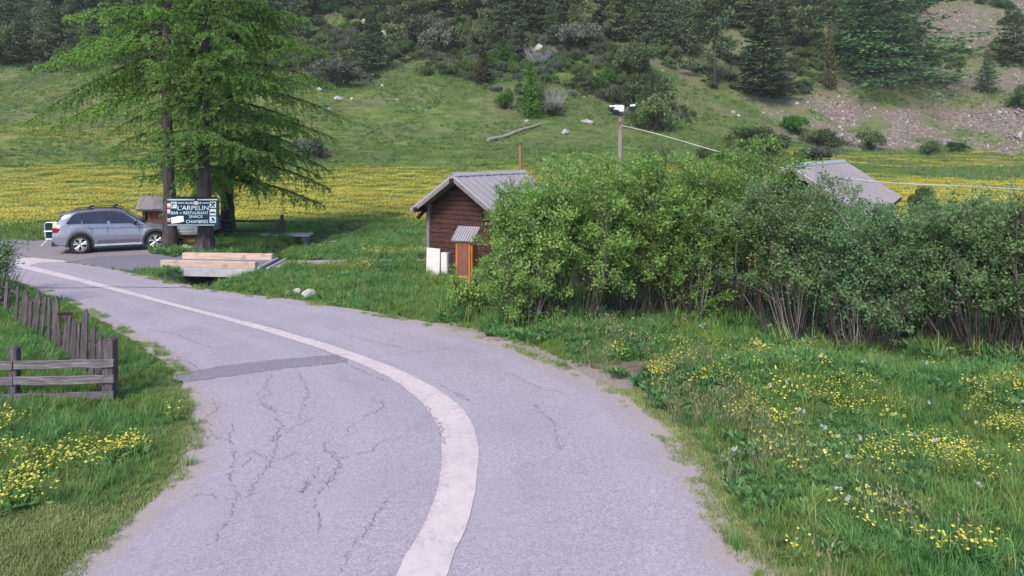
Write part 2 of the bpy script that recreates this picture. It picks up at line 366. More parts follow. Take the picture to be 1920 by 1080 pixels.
PATH = [(-9.0, 25.2), (-6, 26.0), (-3.5, 26.1), (0, 26.3), (6, 26.4), (14, 26.0), (14, 27.2), (6, 27.6), (0, 27.5), (-3.5, 27.2), (-6, 27.0), (-9.0, 26.7)]
STREAM = [(-7.5, 44), (-8.8, 38), (-9.6, 33.5), (-10.0, 30), (-10.6, 27.5), (-10.8, 25.5), (-10.9, 23.4), (-11.4, 21.6)]
CAB_A = D(848, 328, 22.9)             # front apex of the cabin roof
CAB_DIR = math.radians(33.8)

PM = np.array([(-20, 0), (36, 0), (47, .15), (62, 1.4), (80, 5.6), (112, 17.5), (132, 25.5), (160, 40), (220, 76), (330, 130)])
PR = np.array([(-20, 0), (36, 0), (62, .8), (82, 2.4), (104, 6.4), (120, 15), (145, 28.5), (170, 44), (220, 78), (330, 130)])
def smooth_interp(y, P):
    r = 0
    for o in (-6, -3, 0, 3, 6): r = r + np.interp(np.asarray(y) + o * sst(40, 70, y), P[:, 0], P[:, 1])
    return r / 5
def hgt(x, y):
    x = np.asarray(x, float); y = np.asarray(y, float)
    w = sst(14, 48, x)
    h = smooth_interp(y, PM) * (1 - w) + smooth_interp(y, PR) * w
    far = sst(50, 110, y)
    h = h + far * ((fbm(x / 14 + 5, y / 14 + 3, 4) - .5) * 5.0 + (fbm(x / 50, y / 50 + 9, 2) - .5) * 7)
    dl = np.minimum(pl_dist(x, y, RL[::4]), pl_dist(x, y, RR[::4]))
    off = (~inpoly(x, y, ROAD)) & (~inpoly(x, y, GRAVEL)) & (~inpoly(x, y, PATH))
    near = sst(0.15, 1.6, dl) * off * (1 - far) * (~inpoly(x, y, DRIVE))
    h = h + near * ((fbm(x / 1.7, y / 1.7, 3) - .5) * .22 * sst(60, 20, y))
    h = h + near * .42 * np.exp(-(((x - 5.2) / 2.2) ** 2 + ((y - 12.2) / 1.3) ** 2))
    h = h + near * .22 * np.exp(-(((x - 1.6) / 1.6) ** 2 + ((y - 15.2) / 1.0) ** 2))
    h = h - near * .2 * np.exp(-(((x + 2.0) / 3.0) ** 2 + ((y - 22.5) / 2.0) ** 2))
    st = pl_dist(x, y, STREAM)
    wdt = 1.25 + .9 * sst(27.5, 25.5, y) * sst(-12.1, -11.2, x)
    h = h - .9 * sst(1, .3, st / wdt) * (~inpoly(x, y, ROAD)) * sst(0, .5, dl) * sst(50, 40, y)
    return h
def hz(x, y): return float(hgt(np.array([x]), np.array([y]))[0])

# ------------------------------------------------------------------ terrain
xs = np.unique(np.round(np.r_[np.arange(-17, 15.01, .33), np.arange(-70, -17, 1.1), np.arange(15, 75, 1.1), np.arange(-230, -70, 5), np.arange(75, 235, 5)], 3))
ys = np.unique(np.round(np.r_[np.arange(-12, 4, 1.5), np.arange(4, 36, .33), np.arange(36, 118, 1.1), np.arange(118, 331, 3)], 3))
X, Y = np.meshgrid(xs, ys); Z = hgt(X, Y)
inr = inpoly(X, Y, ROAD) | inpoly(X, Y, GRAVEL) | inpoly(X, Y, PATH) | inpoly(X, Y, DRIVE)
Z = Z - .02 * inr
nx, ny = len(xs), len(ys)
V = np.c_[X.ravel(), Y.ravel(), Z.ravel()]
ii = (np.arange(ny - 1)[:, None] * nx + np.arange(nx - 1)[None, :]).ravel()
Q = np.c_[ii, ii + 1, ii + nx + 1, ii + nx]
def np_mesh(name, V, Q, mat, smooth=False, fattr=None, vattr=None):
    me = bpy.data.meshes.new(name); n = Q.shape[1]
    me.vertices.add(len(V)); me.vertices.foreach_set('co', np.ascontiguousarray(V, np.float32).ravel())
    me.loops.add(Q.size); me.loops.foreach_set('vertex_index', np.ascontiguousarray(Q, np.int32).ravel())
    me.polygons.add(len(Q)); me.polygons.foreach_set('loop_start', np.arange(0, Q.size, n, dtype=np.int32))
    me.polygons.foreach_set('loop_total', np.full(len(Q), n, np.int32))
    if smooth: me.polygons.foreach_set('use_smooth', np.ones(len(Q), bool))
    me.update(calc_edges=True)
    for dct, dom in ((fattr, 'FACE'), (vattr, 'POINT')):
        for k, a in (dct or {}).items():
            at = me.attributes.new(k, 'FLOAT', dom); at.data.foreach_set('value', np.ascontiguousarray(a, np.float32).ravel())
    if mat: me.materials.append(mat)
    return me
def yellow_mask(x, y):
    n = fbm(x / 16 + 3, y / 3.0 + 7, 4); n2 = fbm(x / 5, y / 2.0, 3)
    u = x / np.maximum(y, 1)
    b = sst(36, 47, y) * sst(72, 62, y)
    b = b * sst(.18, .42, n + .12)
    left = sst(-14, -30, x) * sst(64, 74, y) * sst(106, 84, y) * sst(.28, .6, n) * .62
    right = sst(22, 30, x) * sst(76, 82, y) * sst(96, 90, y) * sst(.42, .55, n) * .9
    return np.clip(np.maximum.reduce([b, left, right]) * (0.55 + .7 * n2), 0, 1)
def scree_mask(x, y):
    # band at the foot of the right-hand slope, and a long tongue running up to the right
    n = fbm(x / 9 + 11, y / 9, 4)
    foot = sst(37, 46, x) * sst(98, 102, y) * sst(121, 113, y) * 1.0
    tong = sst(58, 70, x - (y - 104) * .25) * sst(100, 104, y) * sst(190, 160, y)
    return np.clip(np.maximum(foot * sst(.24, .52, n), tong * .6 * sst(.36, .62, n)), 0, 1)
def dirt_mask(x, y):
    n = fbm(x / 8 + 2, y / 8 + 4, 4)
    hill = sst(104, 130, y) * sst(.50, .68, n) * .7
    st = sst(1.5, .5, pl_dist(x, y, STREAM)) * (y < 42)
    g = np.exp(-(((x - 2.5) / 1.3) ** 2 + ((y - 13.35) / .5) ** 2)) * 1.6
    return np.clip(np.maximum.reduce([hill, st, g]), 0, 1)
ym, sm, dm = yellow_mask(X, Y), scree_mask(X, Y), dirt_mask(X, Y)
dry = sst(66, 92, Y) * sst(.34, .62, fbm(X / 7 + 9, Y / 4, 4))
def groundmat():
    m, t, p, o = nt('meadow_ground'); w = wpos(t)
    n1 = noise(t, w, 0.35, 6, 0.65); n2 = noise(t, w, 3.0, 4, 0.6); n3 = noise(t, wpos(t, (0.5, 1.0, 1.0)), 0.9, 6, 0.75)
    g = ramp(t, n1, [(0.3, (0.068, 0.108, 0.034)), (0.5, (0.118, 0.165, 0.048)), (0.7, (0.165, 0.210, 0.075))])
    g = mixc(t, ramp(t, n2, [(0.3, (0, 0, 0)), (0.8, (0.5, 0.5, 0.5))]), g, (0.06, 0.10, 0.03))
    ya = math_(t, 'MULTIPLY', attr(t, 'yel'), ramp(t, n3, [(0.35, (0.15, 0.15, 0.15)), (0.6, (1, 1, 1))]))
    g = mixc(t, math_(t, 'MULTIPLY', ya, 0.62), g, (0.30, 0.285, 0.05))
    g = mixc(t, math_(t, 'MULTIPLY', attr(t, 'dry'), ramp(t, n3, [(0.3, (0.3, 0.3, 0.3)), (0.65, (0.95, 0.95, 0.95))])), g, mixc(t, n2, (0.08, 0.075, 0.045), (0.21, 0.195, 0.125)))
    d = ramp(t, n2, [(0.3, (0.10, 0.075, 0.06)), (0.7, (0.23, 0.18, 0.15))])
    g = mixc(t, attr(t, 'dirt'), g, d)
    s = ramp(t, noise(t, w, 1.6, 5, 0.75), [(0.36, (0.065, 0.055, 0.046)), (0.5, (0.165, 0.128, 0.118)), (0.68, (0.30, 0.235, 0.22))])
    g = mixc(t, attr(t, 'scree'), g, s)
    t.links.new(g, p.inputs['Base Color']); p.inputs['Roughness'].default_value = 0.95; p.inputs['Specular IOR Level'].default_value = 0.1
    bump(t, p, n2, 0.6, 0.12); return m
M['ground'] = groundmat()
me = np_mesh('ground', V, Q, M['ground'], True, None, dict(yel=ym, scree=sm, dirt=dm, dry=dry))
tag(link(bpy.data.objects.new('ground', me)), kind='structure')

# ------------------------------------------------------------------ road, markings, gravel, path
def unit2(a): return a / np.maximum(np.hypot(a[:, 0], a[:, 1]), 1e-9)[:, None]
def sheet(name, L, R, z, mat, nseg=240, nw=10, jag=0.0, parent=None, kind=True):
    A = resample(L, nseg); B = resample(R, nseg)
    if jag:
        X_ = unit2(B - A); k = np.arange(nseg)
        A = A + X_ * ((fbm(k / 3.0, k * 0 + 1, 3) - .5) * jag)[:, None]; B = B + X_ * ((fbm(k / 3.0 + 50, k * 0 + 1, 3) - .5) * jag)[:, None]
    tt = np.linspace(0, 1, nw + 1)
    V = (A[:, None, :] * (1 - tt)[None, :, None] + B[:, None, :] * tt[None, :, None]).reshape(-1, 2)
    V = np.c_[V, np.full(len(V), z)]
    i = (np.arange(nseg - 1)[:, None] * (nw + 1) + np.arange(nw)[None, :]).ravel()
    Qd = np.c_[i, i + nw + 1, i + nw + 2, i + 1]
    e = np.tile(np.clip(1 - np.minimum(tt, 1 - tt) / .13, 0, 1), nseg)
    ln = np.tile(np.maximum.reduce([np.exp(-((tt - q) / .06) ** 2) for q in (.12, .36, .62, .88)]), nseg)
    me = np_mesh(name, V, Qd, mat, False, None, dict(edge=e, lane=ln)); fixup(me)
    o = link(bpy.data.objects.new(name, me), parent)
    if kind: tag(o, kind='structure')
    return o
def fixup(me):
    bm = bmesh.new(); bm.from_mesh(me); bmesh.ops.recalc_face_normals(bm, faces=bm.faces)
    if sum(f.normal.z for f in bm.faces) < 0: bmesh.ops.reverse_faces(bm, faces=bm.faces)
    bm.to_mesh(me); bm.free()
def polysheet(name, poly, z, mat, parent=None, kind='structure', jag=0.08):
    P_ = resample(list(poly) + [poly[0]], 90)[:-1]
    k = np.arange(len(P_)); P_ = P_ + np.c_[(fbm(k / 2.5, k * 0 + 3, 2) - .5), (fbm(k / 2.5 + 40, k * 0 + 3, 2) - .5)] * jag
    bm = bmesh.new(); vs = [bm.verts.new((a, b, z)) for a, b in P_]; f = bm.faces.new(vs)
    bmesh.ops.triangulate(bm, faces=[f])
    me = bpy.data.meshes.new(name); bm.to_mesh(me); bm.free(); fixup(me); me.materials.append(mat)
    o = link(bpy.data.objects.new(name, me), parent); 
    if kind: tag(o, kind=kind)
    return o
polysheet('gravel_parking', GRAVEL, .004, M['gravel'], jag=.25)
polysheet('asphalt_driveway', DRIVE, .009, M['asphalt_dark'], jag=.2)
road = sheet('road', RL, RR, .014, M['asphalt'], 320, 20, .26)
RS = np.array([q for q in RR if q[1] < 17.5]); SHO = RS.copy(); dS = np.gradient(SHO, axis=0); dS = unit2(dS); SHO = SHO + np.c_[dS[:, 1], -dS[:, 0]] * .42
sheet('gravel_shoulder', [tuple(q) for q in (RS - np.c_[dS[:, 1], -dS[:, 0]] * .15)], [tuple(q) for q in SHO], .008, M['shoulder'], 320, 3, .5)
polysheet('footpath', PATH, .006, M['path'], jag=.3)
SL = [(-1.15, -9), (-1.4, 2)] + [G(*p) for p in [(735, 1080), (790, 1000), (820, 930), (830, 865), (828, 812), (806, 772), (770, 737), (720, 703), (660, 677), (600, 656), (540, 636), (470, 615), (400, 595), (330, 577), (250, 556), (180, 538), (120, 523), (60, 509), (36, 503)]]
SR = [(-.6, -9), (-.85, 2)] + [G(*p) for p in [(832, 1080), (872, 1000), (891, 930), (898, 870), (895, 822), (884, 790), (860, 760), (820, 731), (770, 704), (710, 679), (640, 655), (560, 630), (490, 611), (430, 596), (360, 579), (280, 557), (200, 536), (130, 517), (75, 504), (45, 497)]]
tag(sheet('road_line', chaikin(SL), chaikin(SR), .022, M['paint'], 420, 3, .045), kind='structure')
polysheet('road_line_branch', [G(*p) for p in [(28, 499), (32, 486), (60, 484), (118, 489), (128, 492), (75, 493), (52, 499), (45, 503)]], .018, M['paint'], jag=.05)
polysheet('road_patch', [G(*p) for p in [(322, 712), (350, 699), (420, 689), (520, 677), (600, 670), (648, 667), (652, 679), (600, 685), (500, 697), (420, 708), (345, 718)]], .018, M['patch'], jag=.1)
# the joint over the culvert, the cracks: thin real strips
def crackline(mb, pts, w, z, jit=.05, seg=.07, gap=0.0):
    p = np.array([G(*q) for q in pts]); n = max(4, int(np.hypot(*np.diff(p, axis=0).T).sum() / seg)); p = resample(p, n)
    p = p + (rng.random((n, 2)) - .5) * 2 * jit
    for i in range(n - 1):
        if gap and rng.random() < gap: continue
        d = p[i + 1] - p[i]; L = np.hypot(*d) + 1e-6; q = np.array([-d[1], d[0]]) / L
        a = w * (.35 + .65 * rng.random()) * .5; b = w * (.35 + .65 * rng.random()) * .5
        mb.add([(p[i][0] - q[0] * a, p[i][1] - q[1] * a, z), (p[i][0] + q[0] * a, p[i][1] + q[1] * a, z), (p[i + 1][0] + q[0] * b, p[i + 1][1] + q[1] * b, z), (p[i + 1][0] - q[0] * b, p[i + 1][1] - q[1] * b, z)], [(0, 1, 2, 3)])
mb = MB(); crackline(mb, [(38, 541), (150, 541), (210, 539), (400, 541)], .09, .026, .008)
crackline(mb, [(330, 705), (420, 688), (520, 676), (652, 666)], .022, .0255, .006, .1); crackline(mb, [(345, 719), (420, 709), (500, 698), (652, 680)], .016, .0255, .008, .1, .2)
o = obj('road_joint', mb, M['crack'], road, fix=False); fixup(o.data)
mb = MB()
CR = [[(508, 705), (495, 728), (510, 742), (492, 745), (508, 765)], [(395, 750), (410, 768), (385, 785)], [(440, 795), (430, 830), (440, 860), (428, 900)],
      [(470, 860), (450, 885), (425, 895)], [(580, 790), (535, 815), (505, 830), (530, 800)], [(660, 815), (610, 830), (605, 850), (640, 862), (615, 905)],
      [(715, 750), (718, 768), (690, 780)], [(560, 850), (510, 870), (478, 905), (460, 940)], [(720, 945), (690, 990), (675, 1010)],
      [(620, 850), (640, 875), (612, 915)], [(430, 598), (470, 606), (530, 620), (570, 634)], [(820, 722), (880, 755), (860, 738)], [(600, 655), (660, 690), (735, 722)],
      [(330, 670), (355, 682), (370, 690)], [(220, 640), (270, 650), (250, 660)], [(350, 600), (410, 612)], [(640, 628), (690, 640), (760, 655)], [(600, 880), (560, 930), (580, 900)],
      [(800, 765), (825, 800), (832, 840)], [(480, 740), (500, 770), (540, 775)], [(700, 672), (780, 662), (850, 655)],
      [(508, 765), (525, 800), (515, 845), (500, 880)], [(428, 900), (445, 930), (430, 975), (400, 1020)], [(385, 785), (400, 820), (430, 830)], [(610, 905), (590, 950), (600, 1000)], [(675, 1010), (650, 1050), (640, 1079)],
      [(440, 860), (480, 850), (510, 870)], [(640, 862), (690, 850), (720, 830)], [(690, 780), (660, 800), (650, 815)], [(280, 620), (330, 628), (380, 650), (400, 655)], [(1000, 760), (1040, 800), (1050, 850)], [(950, 700), (1010, 730), (1060, 740)], [(560, 700), (575, 740), (560, 790)], [(340, 940), (380, 930), (430, 940)]]
for i_, c in enumerate(CR): crackline(mb, c, .0105, .0262 + .0003 * i_, .04, .045, .15)
o = obj('road_cracks', mb, M['crack'], road, fix=False); fixup(o.data)

# ------------------------------------------------------------------ little timber-kerbed bridge over the stream
def lerp2(a, b, t): return (a[0] * (1 - t) + b[0] * t, a[1] * (1 - t) + b[1] * t)
br = thing('stream_bridge', 'small concrete bridge with pale timber kerbs crossing the ditch beside the road', 'bridge', (-10.95, 25.9, 0))
def quadprism(name, c4, z0, z1, mat, parent, off, bevel=0):
    mb = MB(); vs = [(x - off[0], y - off[1], z0 - off[2]) for x, y in c4] + [(x - off[0], y - off[1], z1 - off[2]) for x, y in c4]
    mb.add(vs, [(0, 1, 2, 3), (4, 5, 6, 7), (0, 1, 5, 4), (1, 2, 6, 5), (2, 3, 7, 6), (3, 0, 4, 7)])
    return obj(name, mb, mat, parent, bevel=bevel)
BO = (-10.95, 25.9, 0)
d4 = [DECK['nl'], DECK['nr'], DECK['fr'], DECK['fl']]
quadprism('deck_slab', d4, -.27, .03, M['concrete'], br, BO, .01)
ins = [lerp2(d4[0], d4[3], .11), lerp2(d4[1], d4[2], .11), lerp2(d4[1], d4[2], .9), lerp2(d4[0], d4[3], .9)]
quadprism('deck_surface', ins, .032, .045, M['asphalt_dark'], br, BO)
def beam(a, b, wid, h, z, name, mat, parent, off):
    d = Vector((b[0] - a[0], b[1] - a[1], 0)); L = d.length; ang = math.atan2(d.y, d.x)
    mb = MB(); mb.box((0, 0, h / 2), (L, wid, h))
    return obj(name, mb, mat, parent, ((a[0] + b[0]) / 2 - off[0], (a[1] + b[1]) / 2 - off[1], z - off[2]), (0, 0, ang), bevel=.012)
nb0, nb1 = (-12.72, 25.2), (-9.12, 24.76)
beam(nb0, nb1, .22, .25, .032, 'timber_kerb', M['beam_wood'], br, BO)
beam((-12.82, 27.06), (-9.24, 26.78), .22, .24, .032, 'timber_kerb', M['beam_wood'], br, BO)
beam((-9.03, 24.66), (-9.11, 26.92), .09, .10, .0, 'steel_edge', M['metal_pale'], br, BO)
beam((-8.72, 24.72), (-8.80, 26.95), .09, .08, .0, 'steel_edge', M['metal_pale'], br, BO)
beam((-8.87, 24.70), (-8.95, 26.93), .2, .03, .0, 'drain_channel', M['black'], br, BO)
quadprism('abutment', [(-9.55, 24.7), (-9.1, 24.65), (-9.15, 26.8), (-9.6, 26.85)], -1.0, -.275, M['concrete'], br, BO)
quadprism('abutment', [(-12.7, 25.1), (-12.2, 25.05), (-12.25, 27.0), (-12.75, 27.05)], -1.0, -.275, M['concrete'], br, BO)

# ------------------------------------------------------------------ rocks
def rock_mesh(name, seed, mat, sub=2, flat=.7):
    r = random.Random(seed); bm = bmesh.new(); bmesh.ops.create_icosphere(bm, subdivisions=sub, radius=1.0)
    ph = [r.uniform(0, 6) for _ in range(6)]
    for v in bm.verts:
        c = v.co; k = 1 + .22 * math.sin(2.1 * c.x + ph[0]) * math.sin(2.7 * c.y + ph[1]) + .14 * math.sin(4.3 * c.z + ph[2] + 3 * c.x) + r.uniform(-.07, .07)
        v.co = Vector((c.x * k, c.y * k * .85, c.z * k * flat))
    me = bpy.data.meshes.new(name); bm.to_mesh(me); bm.free(); me.materials.append(mat); return me
RK = [rock_mesh('stone_mesh', i, M['rock']) for i in range(3)]
RKW = [rock_mesh('pale_stone_mesh', 10 + i, M['rock_white']) for i in range(3)]
RKD = [rock_mesh('dark_stone_mesh', 20 + i, M['rock_dark']) for i in range(2)]
def rock(name, label, me, x, y, s, group=None, sink=.25, sc=(1, 1, 1), z=None):
    o = link(bpy.data.objects.new(name, me), None, (x, y, (hz(x, y) if z is None else z) + s * (.55 - sink) * sc[2]), (random.uniform(-.2, .2), random.uniform(-.2, .2), random.uniform(0, 6)))
    o.scale = (s * sc[0], s * sc[1], s * sc[2]); return tag(o, label, 'rock', group)
for (u, v, s, l) in [(540, 553, .12, 'leftmost pale stone of the group on the road verge before the cabin'), (556, 551, .15, 'middle pale rounded stone of the group on the road verge'), (578, 556, .2, 'rightmost and largest flat pale stone on the road verge')]:
    rock('verge_stone', l, RKW[int(u) % 3], *G(u, v), s, sink=.2)
for i, (u, v, s, l, kk) in enumerate([(341, 468, .2, 'left pale rounded stone at the foot of the larches', 0), (350, 469, .23, 'middle grey rounded stone at the foot of the larches', 1), (357, 470, .2, 'right pinkish stone at the foot of the larches', 0),
                       (362, 463, .25, 'dark mossy stone against the thick larch trunk', 2)]):
    rock('stone', l, [RKW, RK, RKD][kk][i % 2], *G(u, v), s, sink=.2)
for i, (x, y, s, l) in enumerate([(-8.55, 29.3, .16, 'pale flat stone on the stream bank behind the bridge'), (-8.4, 30.6, .2, 'grey stone on the upper stream bank near the slab'), (-8.35, 28.4, .15, 'small stone on the stream bank beside the footpath'), (-8.1, 31.6, .16, 'uppermost grey stone on the stream bank')]):
    rock('bank_stone', l, RK[i % 3], x, y, s)
pl = thing('plank_stack', 'low stack of brown planks and a dark log between the larch trunks', 'planks', (*G(347, 459), 0))
for i, (dx, dz, L, m) in enumerate([(0, .06, 1.1, 'cabin_wood'), (.1, .17, .9, 'orange_wood'), (-.05, .27, .95, 'red_wood'), (.25, .36, .6, 'cabin_dark')]):
    mb = MB(); mb.box((dx, .03 * i, dz), (L, .2, .08), (0, .06 * (i - 1), .1 * i)); obj('plank', mb, M[m], pl, bevel=.01)
sb = thing('slab_footbridge', 'flat stone slab laid across the stream by the rail fence', 'slab', (-11.2, 34.3, .04), .02)
mb = MB(); mb.box((0, 0, .06), (2.5, .9, .12)); obj('slab', mb, M['rock'], sb, bevel=.03)
mb = MB(); mb.box((1.0, 0, -.3), (.35, .7, .6)); obj('support', mb, M['rock_dark'], sb, bevel=.03)

# ------------------------------------------------------------------ SUV
def interp(x, tab): return float(np.interp(x, [a for a, b in tab], [b for a, b in tab]))
def make_suv(label, loc, rotz, sc):
    r = thing('parked_suv', label, 'car', loc, rotz); r.scale = (sc * .98, sc, sc * 1.03)
    xr, xf, R, zw = -1.365, 1.565, .375, .375
    ZT = [(-2.42, .92), (-2.39, 1.03), (-2.3, 1.14), (-2.1, 1.18), (-1.5, 1.17), (.5, 1.10), (1.0, 1.085), (1.35, 1.05), (1.9, .975), (2.2, .89), (2.36, .78), (2.425, .68)]
    ZB = [(-2.42, .56), (-2.38, .45), (-2.25, .36), (-1.9, .33), (-1.0, .30), (1.0, .29), (2.1, .27), (2.36, .32), (2.425, .42)]
    def wid(x):
        w = .965
        if x > 1.6: w *= 1 - .24 * ((x - 1.6) / .825) ** 2.6
        if x < -1.7: w *= 1 - .12 * ((-1.7 - x) / .72) ** 2.6
        return w
    st = sorted(set([round(a, 3) for a in np.linspace(-2.42, 2.425, 44)] + [round(c + .47 * math.cos(t), 3) for c in (xr, xf) for t in np.linspace(0, PI, 13)]))
    vs = []; fs = []; n = 16
    for x in st:
        zb = interp(x, ZB); zt = interp(x, ZT); w = wid(x)
        for c in (xr, xf):
            if abs(x - c) < .47: zb = max(zb, zw + math.sqrt(max(0, .47 ** 2 - (x - c) ** 2)))
        fl = max([0] + [1 - abs(math.hypot(x - c, 0) - .42) / .25 for c in (xr, xf)]) * .012
        h = zt - zb
        half = [(0, zb), (w * .88, zb), (w * .985 + fl, zb + min(.05, .1 * h)), (w + fl, zb + .35 * h), (w * .995, zb + .6 * h), (w * .965, zt - .16 * min(1, h / .6)), (w * .945, zt - .045), (w * .90, zt), (w * .5, zt + .02), (0, zt + .025)]
        ring = half + [(-a, b) for a, b in half[-2:0:-1]]
        n = len(ring); vs += [(x, a, b) for a, b in ring]
    for i in range(len(st) - 1):
        for k in range(n): fs.append((i * n + k, i * n + (k + 1) % n, (i + 1) * n + (k + 1) % n, (i + 1) * n + k))
    fs += [tuple(range(n)), tuple((len(st) - 1) * n + k for k in range(n))]
    obj('body', MB().add(vs, fs), M['suv_paint'], r, smooth=32)
    # greenhouse
    ZR = [(-2.3, 1.16), (-2.22, 1.30), (-2.08, 1.52), (-1.98, 1.60), (-1.6, 1.665), (-.7, 1.72), (-.1, 1.715), (.25, 1.66), (.6, 1.46), (.95, 1.24), (1.22, 1.07)]
    def gy(x, z):
        wb = .90 * (1 - .10 * max(0, (-1.6 - x) / .7) ** 2) * (1 - .05 * max(0, (x - .4) / .8))
        return wb - .20 * max(0, z - 1.10) / .6
    vs = []; fs = []; gs = list(np.linspace(-2.3, 1.22, 40))
    for x in gs:
        zr = interp(x, ZR); zb = interp(x, ZT) - .04; zr = max(zr, zb + .03); hh = zr - zb
        half = [(gy(x, zb), zb), (gy(x, zb + .5 * hh), zb + .5 * hh), (gy(x, zr - .09 * min(1, hh / .5)), zr - .09 * min(1, hh / .5)), (gy(x, zr) - .05, zr - .02), (gy(x, zr) - .16, zr + .005), (0, zr + .02)]
        ring = half + [(-a, b) for a, b in half[-2::-1]]
        n = len(ring); vs += [(x, a, b) for a, b in ring]
    for i in range(len(gs) - 1):
        for k in range(n - 1): fs.append((i * n + k, i * n + k + 1, (i + 1) * n + k + 1, (i + 1) * n + k))
    obj('cabin_shell', MB().add(vs, fs), M['suv_paint'], r, smooth=35)
    def sidepanel(name, poly, mat, off, parent=r, sides=(-1, 1), yf=gy):
        out = []
        for s in sides:
            m = MB(); nn = len(poly)
            a = [(x, s * (yf(x, z) + off), z) for x, z in poly]; b = [(x, s * (yf(x, z) - .03), z) for x, z in poly]
            m.add(a + b, [tuple(range(nn))] + [(i, (i + 1) % nn, nn + (i + 1) % nn, nn + i) for i in range(nn)])
            out.append(obj(name, m, mat, parent))
        return out
    sidepanel('window_surround', [(-1.86, 1.185), (-1.92, 1.235), (-1.66, 1.54), (-1.5, 1.60), (-.7, 1.655), (-.15, 1.645), (.2, 1.585), (.86, 1.18), (.8, 1.135)], M['black'], .014)
    sidepanel('rear_quarter_window', [(-1.82, 1.20), (-1.86, 1.24), (-1.62, 1.52), (-1.48, 1.575), (-1.30, 1.59), (-1.36, 1.195)], M['glass'], .020)
    sidepanel('rear_door_window', [(-1.31, 1.193), (-1.25, 1.594), (-.7, 1.632), (-.36, 1.632), (-.36, 1.17)], M['glass'], .020)
    sidepanel('front_door_window', [(-.24, 1.165), (-.24, 1.63), (-.12, 1.625), (.18, 1.565), (.78, 1.185), (.72, 1.15)], M['glass'], .020)
    m = MB(); m.add([(1.16, -.72, 1.125), (1.16, .72, 1.125), (.33, .58, 1.635), (.33, -.58, 1.635)], [(0, 1, 2, 3)]); obj('windscreen', m, M['glass'], r)
    m = MB(); m.add([(-2.305, -.66, 1.20), (-2.305, .66, 1.20), (-2.1, .58, 1.53), (-2.1, -.58, 1.53)], [(0, 1, 2, 3)]); obj('rear_window', m, M['glass'], r)
    m = MB(); m.box((-2.1, 0, 1.59), (.22, 1.12, .04), (0, .12, 0)); obj('roof_spoiler', m, M['suv_paint'], r, bevel=.012)
    bw = lambda x, z: wid(x) * .995
    sidepanel('sill_trim', [(-.83, .30), (-.83, .36), (1.05, .355), (1.05, .295)], M['metal_pale'], .012, yf=bw)
    sidepanel('lower_door_panel', [(-.72, .40), (-.72, .53), (.93, .525), (.93, .40)], M['door_grey'], .003, yf=lambda x, z: wid(x) * 1.001)
    for c in (xr, xf):
        for s in (-1, 1):
            m = MB(); vv = []; ff = []; K = 20
            for k in range(K + 1):
                t = PI * (-.06 + 1.12 * k / K)
                for rr, yy in ((.455, .984), (.535, .974)):
                    xx = c + rr * math.cos(t); vv.append((xx, s * (wid(xx) / .965 * yy), zw + rr * math.sin(t)))
            ff = [(2 * k, 2 * k + 1, 2 * k + 3, 2 * k + 2) for k in range(K)]
            obj('wheel_arch_trim', m.add(vv, ff), M['dark_plastic'], r)
        m = MB(); m.tube([(c, -.80, zw), (c, .80, zw)], .46, 20); obj('wheel_well', m, M['black'], r)
    m = MB(); m.box((-2.33, 0, .44), (.26, 1.6, .2)); obj('rear_bumper_insert', m, M['dark_plastic'], r, bevel=.03)
    m = MB(); m.box((2.33, 0, .42), (.2, 1.4, .2)); obj('front_bumper_insert', m, M['dark_plastic'], r, bevel=.03)
    m = MB(); m.box((0, 0, .34), (3.9, 1.5, .12)); obj('underbody', m, M['black'], r)
    for s in (-1, 1):
        tl = MB(); tl.prism([(-2.425, .90), (-2.40, 1.06), (-2.24, 1.05), (-2.02, .98), (-2.06, .90), (-2.2, .875)], 1, s * .70, s * .905); obj('tail_light', tl, M['lamp_red'], r, bevel=.01)
        m = MB(); m.box((2.2, s * .70, .80), (.3, .34, .13), (0, .25, -s * .35)); obj('headlight', m, M['lamp_white'], r, bevel=.02)
        m = MB(); m.box((.73, s * 1.02, 1.19), (.15, .24, .16)); mi = obj('mirror', m, M['dark_plastic'], r, bevel=.04)
        m = MB(); m.box((.77, s * 1.03, 1.25), (.13, .22, .07)); obj('mirror_cap', m, M['suv_paint'], mi, bevel=.03)
        for hx, hz_ in ((-.92, 1.03), (.05, 1.0)):
            m = MB(); m.box((hx, s * (wid(hx) * .975 + .018), hz_), (.22, .03, .035)); obj('door_handle', m, M['metal_grey'], r, bevel=.008)
        for sx in (-.33, .92):
            m = MB(); m.box((sx, s * wid(sx) * .988, .76), (.012, .018, .62)); obj('door_seam', m, M['black'], r)
        m = MB(); m.box((-1.02, s * wid(-1.02) * .985, .98), (.012, .018, .3)); obj('door_seam', m, M['black'], r)
        m = MB(); m.box((0, s * .955, 1.0), (3.2, .012, .012), (0, .02, 0)); obj('crease_line', m, M['dark_plastic'], r)
        m = MB(); m.tube([(-1.75, s * .56, 1.66), (-1.6, s * .565, 1.715), (-.7, s * .57, 1.775), (0, s * .57, 1.765), (.22, s * .565, 1.70)], .022, 6); obj('roof_rail', m, M['black'], r, smooth=40)
    for x, z in ((-1.05, 1.79), (-.1, 1.81)):
        m = MB(); m.box((x, 0, z), (.09, 1.24, .035)); cb = obj('roof_crossbar', m, M['black'], r, bevel=.01)
        for s in (-1, 1):
            m = MB(); m.box((x, s * .58, z - .015), (.17, .08, .07)); obj('bracket', m, M['dark_plastic'], cb, bevel=.01)
    m = MB(); m.box((-2.43, 0, .80), (.02, .5, .11)); obj('number_plate', m, M['sign_pale'], r)
    m = MB(); m.tube([(-2.42, .5, .36), (-2.3, .5, .36)], .045, 10); obj('exhaust', m, M['metal_pale'], r)
